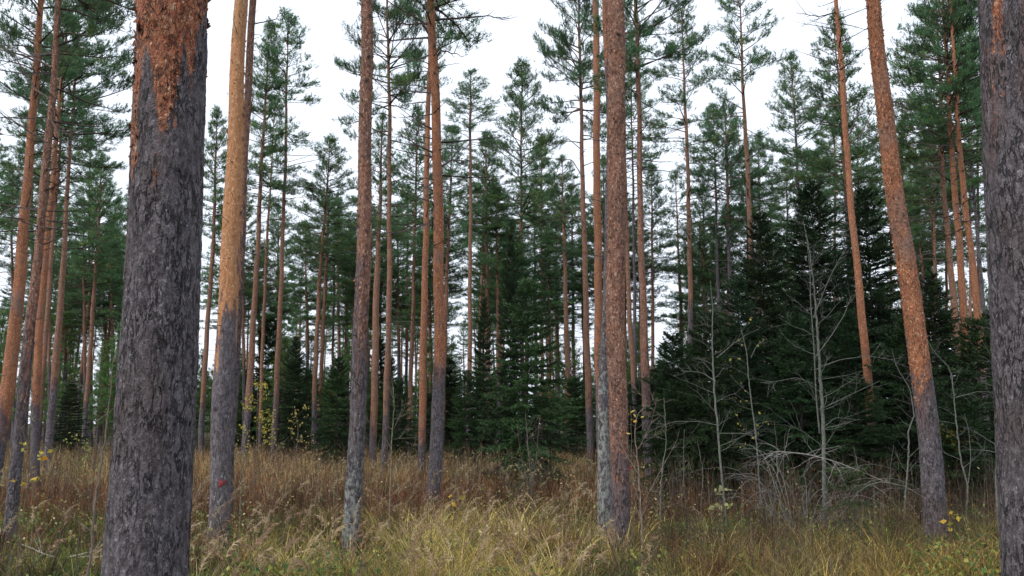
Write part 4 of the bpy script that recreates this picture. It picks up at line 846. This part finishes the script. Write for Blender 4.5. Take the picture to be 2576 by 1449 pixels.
# big arching straw tufts, dark dead clumps and green herb clumps break up the sward
for cnt_, cols_, ln_, pxs_, d0, d1, seedk, le in ((48, [(.52, .38, .12), (.44, .33, .10), (.60, .47, .20)], (.45, .95), (1230, 190), 8.3, 13.5, 301, (.6, 1.7)), (60, [(.50, .40, .14), (.44, .34, .12)], (.35, .75), (1350, 500), 7.5, 11, 302, (.6, 2.0)),
        (190, [(.09, .04, .018), (.17, .07, .025), (.05, .032, .016)], (.3, .7), (1200, 800), 8.5, 20, 303, (.2, 1.0)), (170, [(.07, .13, .025), (.12, .19, .035), (.05, .095, .025)], (.2, .45), (1300, 900), 7.5, 14, 304, (.5, 1.8)),
        (40, [(.42, .28, .08), (.32, .21, .06)], (.3, .7), (2150, 260), 7.5, 10.5, 305, (.6, 2.0)), (60, [(.40, .24, .10), (.50, .33, .15)], (.5, .9), (700, 260), 20, 32, 306, (.2, .9)), (90, [(.06, .11, .03), (.09, .14, .035), (.13, .06, .03)], (.15, .5), (150, 160), 8, 14, 307, (.4, 1.6)), (60, [(.06, .11, .03), (.09, .14, .035)], (.15, .45), (1700, 150), 8.5, 13, 308, (.4, 1.6))):
    r2 = np.random.default_rng(seedk)
    for _ in range(cnt_):
        D_ = r2.uniform(d0, d1); xx_ = xof(r2.normal(*pxs_), .3, D_); m_ = int(r2.integers(50, 140)); a_ = r2.uniform(0, 2 * pi, m_); q_ = r2.uniform(0, .14, m_)
        c_ = np.array(cols_)[r2.integers(len(cols_))] * r2.gamma(2.4, .42, (m_, 1)).clip(.2, 1.9)
        ribbon(mb, xx_ + np.cos(a_) * q_, D_ + np.sin(a_) * q_, r2.uniform(*ln_, m_) * r2.uniform(.7, 1.1), np.maximum(.005, D_ * .0006) * r2.uniform(.6, 1.6, m_), r2.uniform(*le, m_), a_ + r2.normal(0, .4, m_), c_, segs=4)
tag(mb.build('grass', GRASS), 'yellow-green and golden grass across the near meadow', 'grass', kind='stuff')
# far meadow: straw and brown dry growth
n = 150000; x, y = scatter(n, 11, 42, rng, 1.0, 2.5); px = CX + FPX * x / y; zn = fbm(x / 1.6, y / 2.2, 0, 71, 3)
keep = (rng.random(n) < np.clip(3.0 * (zn - .33), .06, 1)) & ((px < 1680) | (rng.random(n) < np.clip((16.5 - y) / 4, 0, .8))); x, y, px, zn = x[keep], y[keep], px[keep], zn[keep]; n = len(x)
tanz = np.exp(-((px - 720) / 200) ** 2)[:, None]; warm = (fbm(x / 3, y / 4, 0, 81, 2) > .5)[:, None]
c1 = pick([(.21, .095, .038), (.30, .165, .07), (.12, .058, .028), (.34, .25, .11), (.17, .16, .05)], [4, 3, 3, 2, 1.5], n, rng)
c2 = pick([(.42, .27, .13), (.48, .34, .18), (.34, .19, .09)], [3, 2, 2], n, rng); c3 = pick([(.22, .22, .08), (.30, .27, .10), (.20, .12, .06)], [2, 2, 3], n, rng)
rz = (rng.random(n) < np.clip(1.25 - np.abs(y - 15.5) / 5.5, 0, .85))[:, None]; c1 = np.where(rz, pick([(.24, .085, .03), (.15, .055, .022), (.32, .14, .05)], [3, 3, 2], n, rng), np.where((y > 21)[:, None], pick([(.40, .26, .12), (.48, .34, .17), (.30, .17, .07), (.36, .31, .12)], [3, 3, 2, 2], n, rng), c1))
C = np.where(rng.random((n, 1)) < tanz * .6 * (y > 16)[:, None], c2, np.where(warm & (rng.random((n, 1)) < .5), c3, c1)) * rng.gamma(2.2, .5, (n, 1)).clip(.12, 2.3)
L = rng.uniform(.25, .9, n) * np.where(px > 1650, .6, 1) * np.clip(.45 + (y - 11) / 14, .45, 1) * (.75 + .7 * (fbm(x / 2.2, y / 2.2, 0, 171, 2) - .3))
mb = MB(); ribbon(mb, x, y, L, np.maximum(.004, y * .00042) * rng.uniform(.6, 1.7, n), rng.uniform(.05, .9, n), rng.uniform(0, 2 * pi, n), C, segs=3)
tag(mb.build('dry_grass', GRASS), 'rust brown and straw coloured dry growth filling the meadow', 'dry grass', kind='stuff')
# stiff dark dry stems with withered leaves
n = 21000; x, y = scatter(n, 7.5, 40, rng, .9, 2); px = CX + FPX * x / y; zn = fbm(x / 1.3, y / 1.3, 0, 91, 2)
keep = (rng.random(n) < np.clip((zn - .3) * 3, .08, 1) * np.clip((y - 5.5) / 3, .2, 1)); x, y = x[keep], y[keep]; n = len(x)
z = ground_z(x, y); hgt = rng.uniform(.4, 1.15, n) * np.clip(.55 + (y - 8) / 14, .55, 1); ln = rng.normal(0, .09, (n, 2)); p0 = np.stack([x, y, z - .05], -1); p1 = p0 + np.stack([ln[:, 0], ln[:, 1], np.ones(n)], -1) * hgt[:, None]
mb = MB(); cc = pick([(.045, .032, .028), (.09, .055, .04), (.17, .10, .06), (.24, .19, .15)], [4, 3, 2, 1], n, rng); th_ = np.maximum(.0022, y * .00018)
sticks(mb, p0, p1, th_, th_ * .5, cc)
k = np.repeat(np.arange(n), 3); f = rng.uniform(.4, .95, len(k))[:, None]; b0 = p0[k] + (p1[k] - p0[k]) * f; b1 = b0 + norm(np.stack([rng.normal(0, 1, len(k)), rng.normal(0, 1, len(k)), rng.uniform(.6, 1.6, len(k))], -1)) * rng.uniform(.08, .3, (len(k), 1))
sticks(mb, b0, b1, th_[k] * .55, th_[k] * .3, cc[k])
tag(mb.build('dry_stems', WOOD), 'stiff dark dry stems standing all over the meadow', 'dry stems', kind='stuff')
# small leaves of the undergrowth
mb = MB(); n = 34000; x, y = scatter(n, 9, 38, rng, 1.0, 2); zn = fbm(x / .9, y / .9, 0, 121, 2); keep = rng.random(n) < np.clip((zn - .42) * 5, .03, 1) * np.where(x / y > .17, np.clip((y - 11) / 12, .06, .35), np.clip((y - 7) / 6, 0, 1)); x, y = x[keep], y[keep]; n = len(x)
lf = np.stack([x, y, ground_z(x, y) + rng.uniform(.05, .85, n) * np.where(y > 14, 1.1, .6)], -1)
leafset(mb, rng, lf, .042, [(.24, .27, .07), (.34, .32, .10), (.44, .34, .16), (.32, .15, .06), (.10, .16, .04), (.20, .10, .04), (.55, .46, .26)]); me_n = n
n = 30000; x, y = scatter(n, 7, 18, rng, 1.0, 1); zn = fbm(x / .8, y / .8, 0, 131, 2); keep = zn > .56; x, y = x[keep], y[keep]; n = len(x)
leafset(mb, rng, np.stack([x, y, ground_z(x, y) + rng.uniform(.02, .35, n)], -1), .05, [(.06, .12, .03), (.13, .20, .05), (.05, .10, .035), (.22, .26, .06), (.38, .36, .09)])
tag(mb.build('undergrowth', LEAF), 'small green, yellow and withered leaves among the meadow stems', 'undergrowth', kind='stuff')
# reed grass with nodding plumes
def plumes(n, y0, y1, seed, name, label, colr, filt=None, size=1.0):
    rng = np.random.default_rng(seed); x, y = scatter(n * 3, y0, y1, rng, 1.0, .6); px = CX + FPX * x / y
    if filt is not None: k = rng.random(len(x)) < filt(px, y); x, y = x[k][:n], y[k][:n]
    mb = MB(); n = len(x); z = ground_z(x, y)
    for i in range(n):
        az = rng.uniform(-.8, .8) if rng.random() < .45 else rng.uniform(0, 6.3); h = rng.uniform(.4, .85) * size; lean = rng.uniform(.15, .5)
        m_ = 9; s = np.linspace(0, 1, m_); ang = lean * s + 1.7 * np.clip(s - .68, 0, 1) / .32 * rng.uniform(.35, 1.0); st = np.stack([np.cos(az) * np.sin(ang), np.sin(az) * np.sin(ang), np.cos(ang)], -1)
        P = np.array((x[i], y[i], z[i] - .03)) + np.concatenate([np.zeros((1, 3)), np.cumsum(st[:-1] * h / (m_ - 1), 0)])
        c = np.array(colr[rng.integers(len(colr))]) * rng.uniform(.8, 1.15); polyline(mb, P, .0022 * (1 - .5 * s), c * .75)
        nb = 46; f = rng.uniform(.70, 1, nb); ii = np.minimum((f * (m_ - 1)).astype(int), m_ - 2); b = P[ii] + (P[ii + 1] - P[ii]) * (f * (m_ - 1) - ii)[:, None]
        d = st[ii] * 1.0 + np.array((0, 0, -.55)) + rng.normal(0, .33, (nb, 3)); blades(mb, b, d, rng.uniform(.03, .075, nb) * (1.25 - .5 * (f - .7) / .3) * size, .007, np.tile(c, (nb, 1)) * rng.uniform(.8, 1.2, (nb, 1)), rng)
    return tag(mb.build(name, GRASS), label, 'reed grass', kind='stuff')
def fz(px, y):
    return .25 + .75 * np.exp(-((px - 1180) / 330) ** 2) + .45 * np.exp(-((px - 620) / 260) ** 2) - .25 * (px > 1650)
plumes(330, 6.8, 14, 141, 'reed_grass', 'pale nodding reed grass plumes across the near meadow', [(.46, .36, .20), (.38, .28, .15), (.54, .44, .27), (.34, .23, .15)], fz)
plumes(260, 13, 26, 142, 'reed_grass', 'far reed grass heads standing over the brown meadow', [(.40, .30, .18), (.46, .36, .24)], lambda px, y: (px < 1500) * 1.0, 1.25)
# fallen twigs on the ground
G_TW = 'bleached twigs lying in the left grass'
for k, (x, y_, a, l) in enumerate(((170, 1400, .3, .7), (140, 1385, 2.6, .5), (200, 1405, .9, .5), (230, 1425, .1, .6))):
    P0 = at(x, y_, 9.5); P0[2] = float(ground_z(P0[0], 9.5)) + .22; mb = MB(); rq = np.random.default_rng(k)
    grow(mb, rq, np.zeros(3), np.array((cos(a), .2 * sin(a), .12)), l, .008, 1, (.36, .33, .29), upw=0, nch=4)
    o = mb.build('fallen_twig', WOOD, smooth=True); o.location = P0; tag(o, 'bleached dead twig lying in the grass near the left edge', 'twig', G_TW)
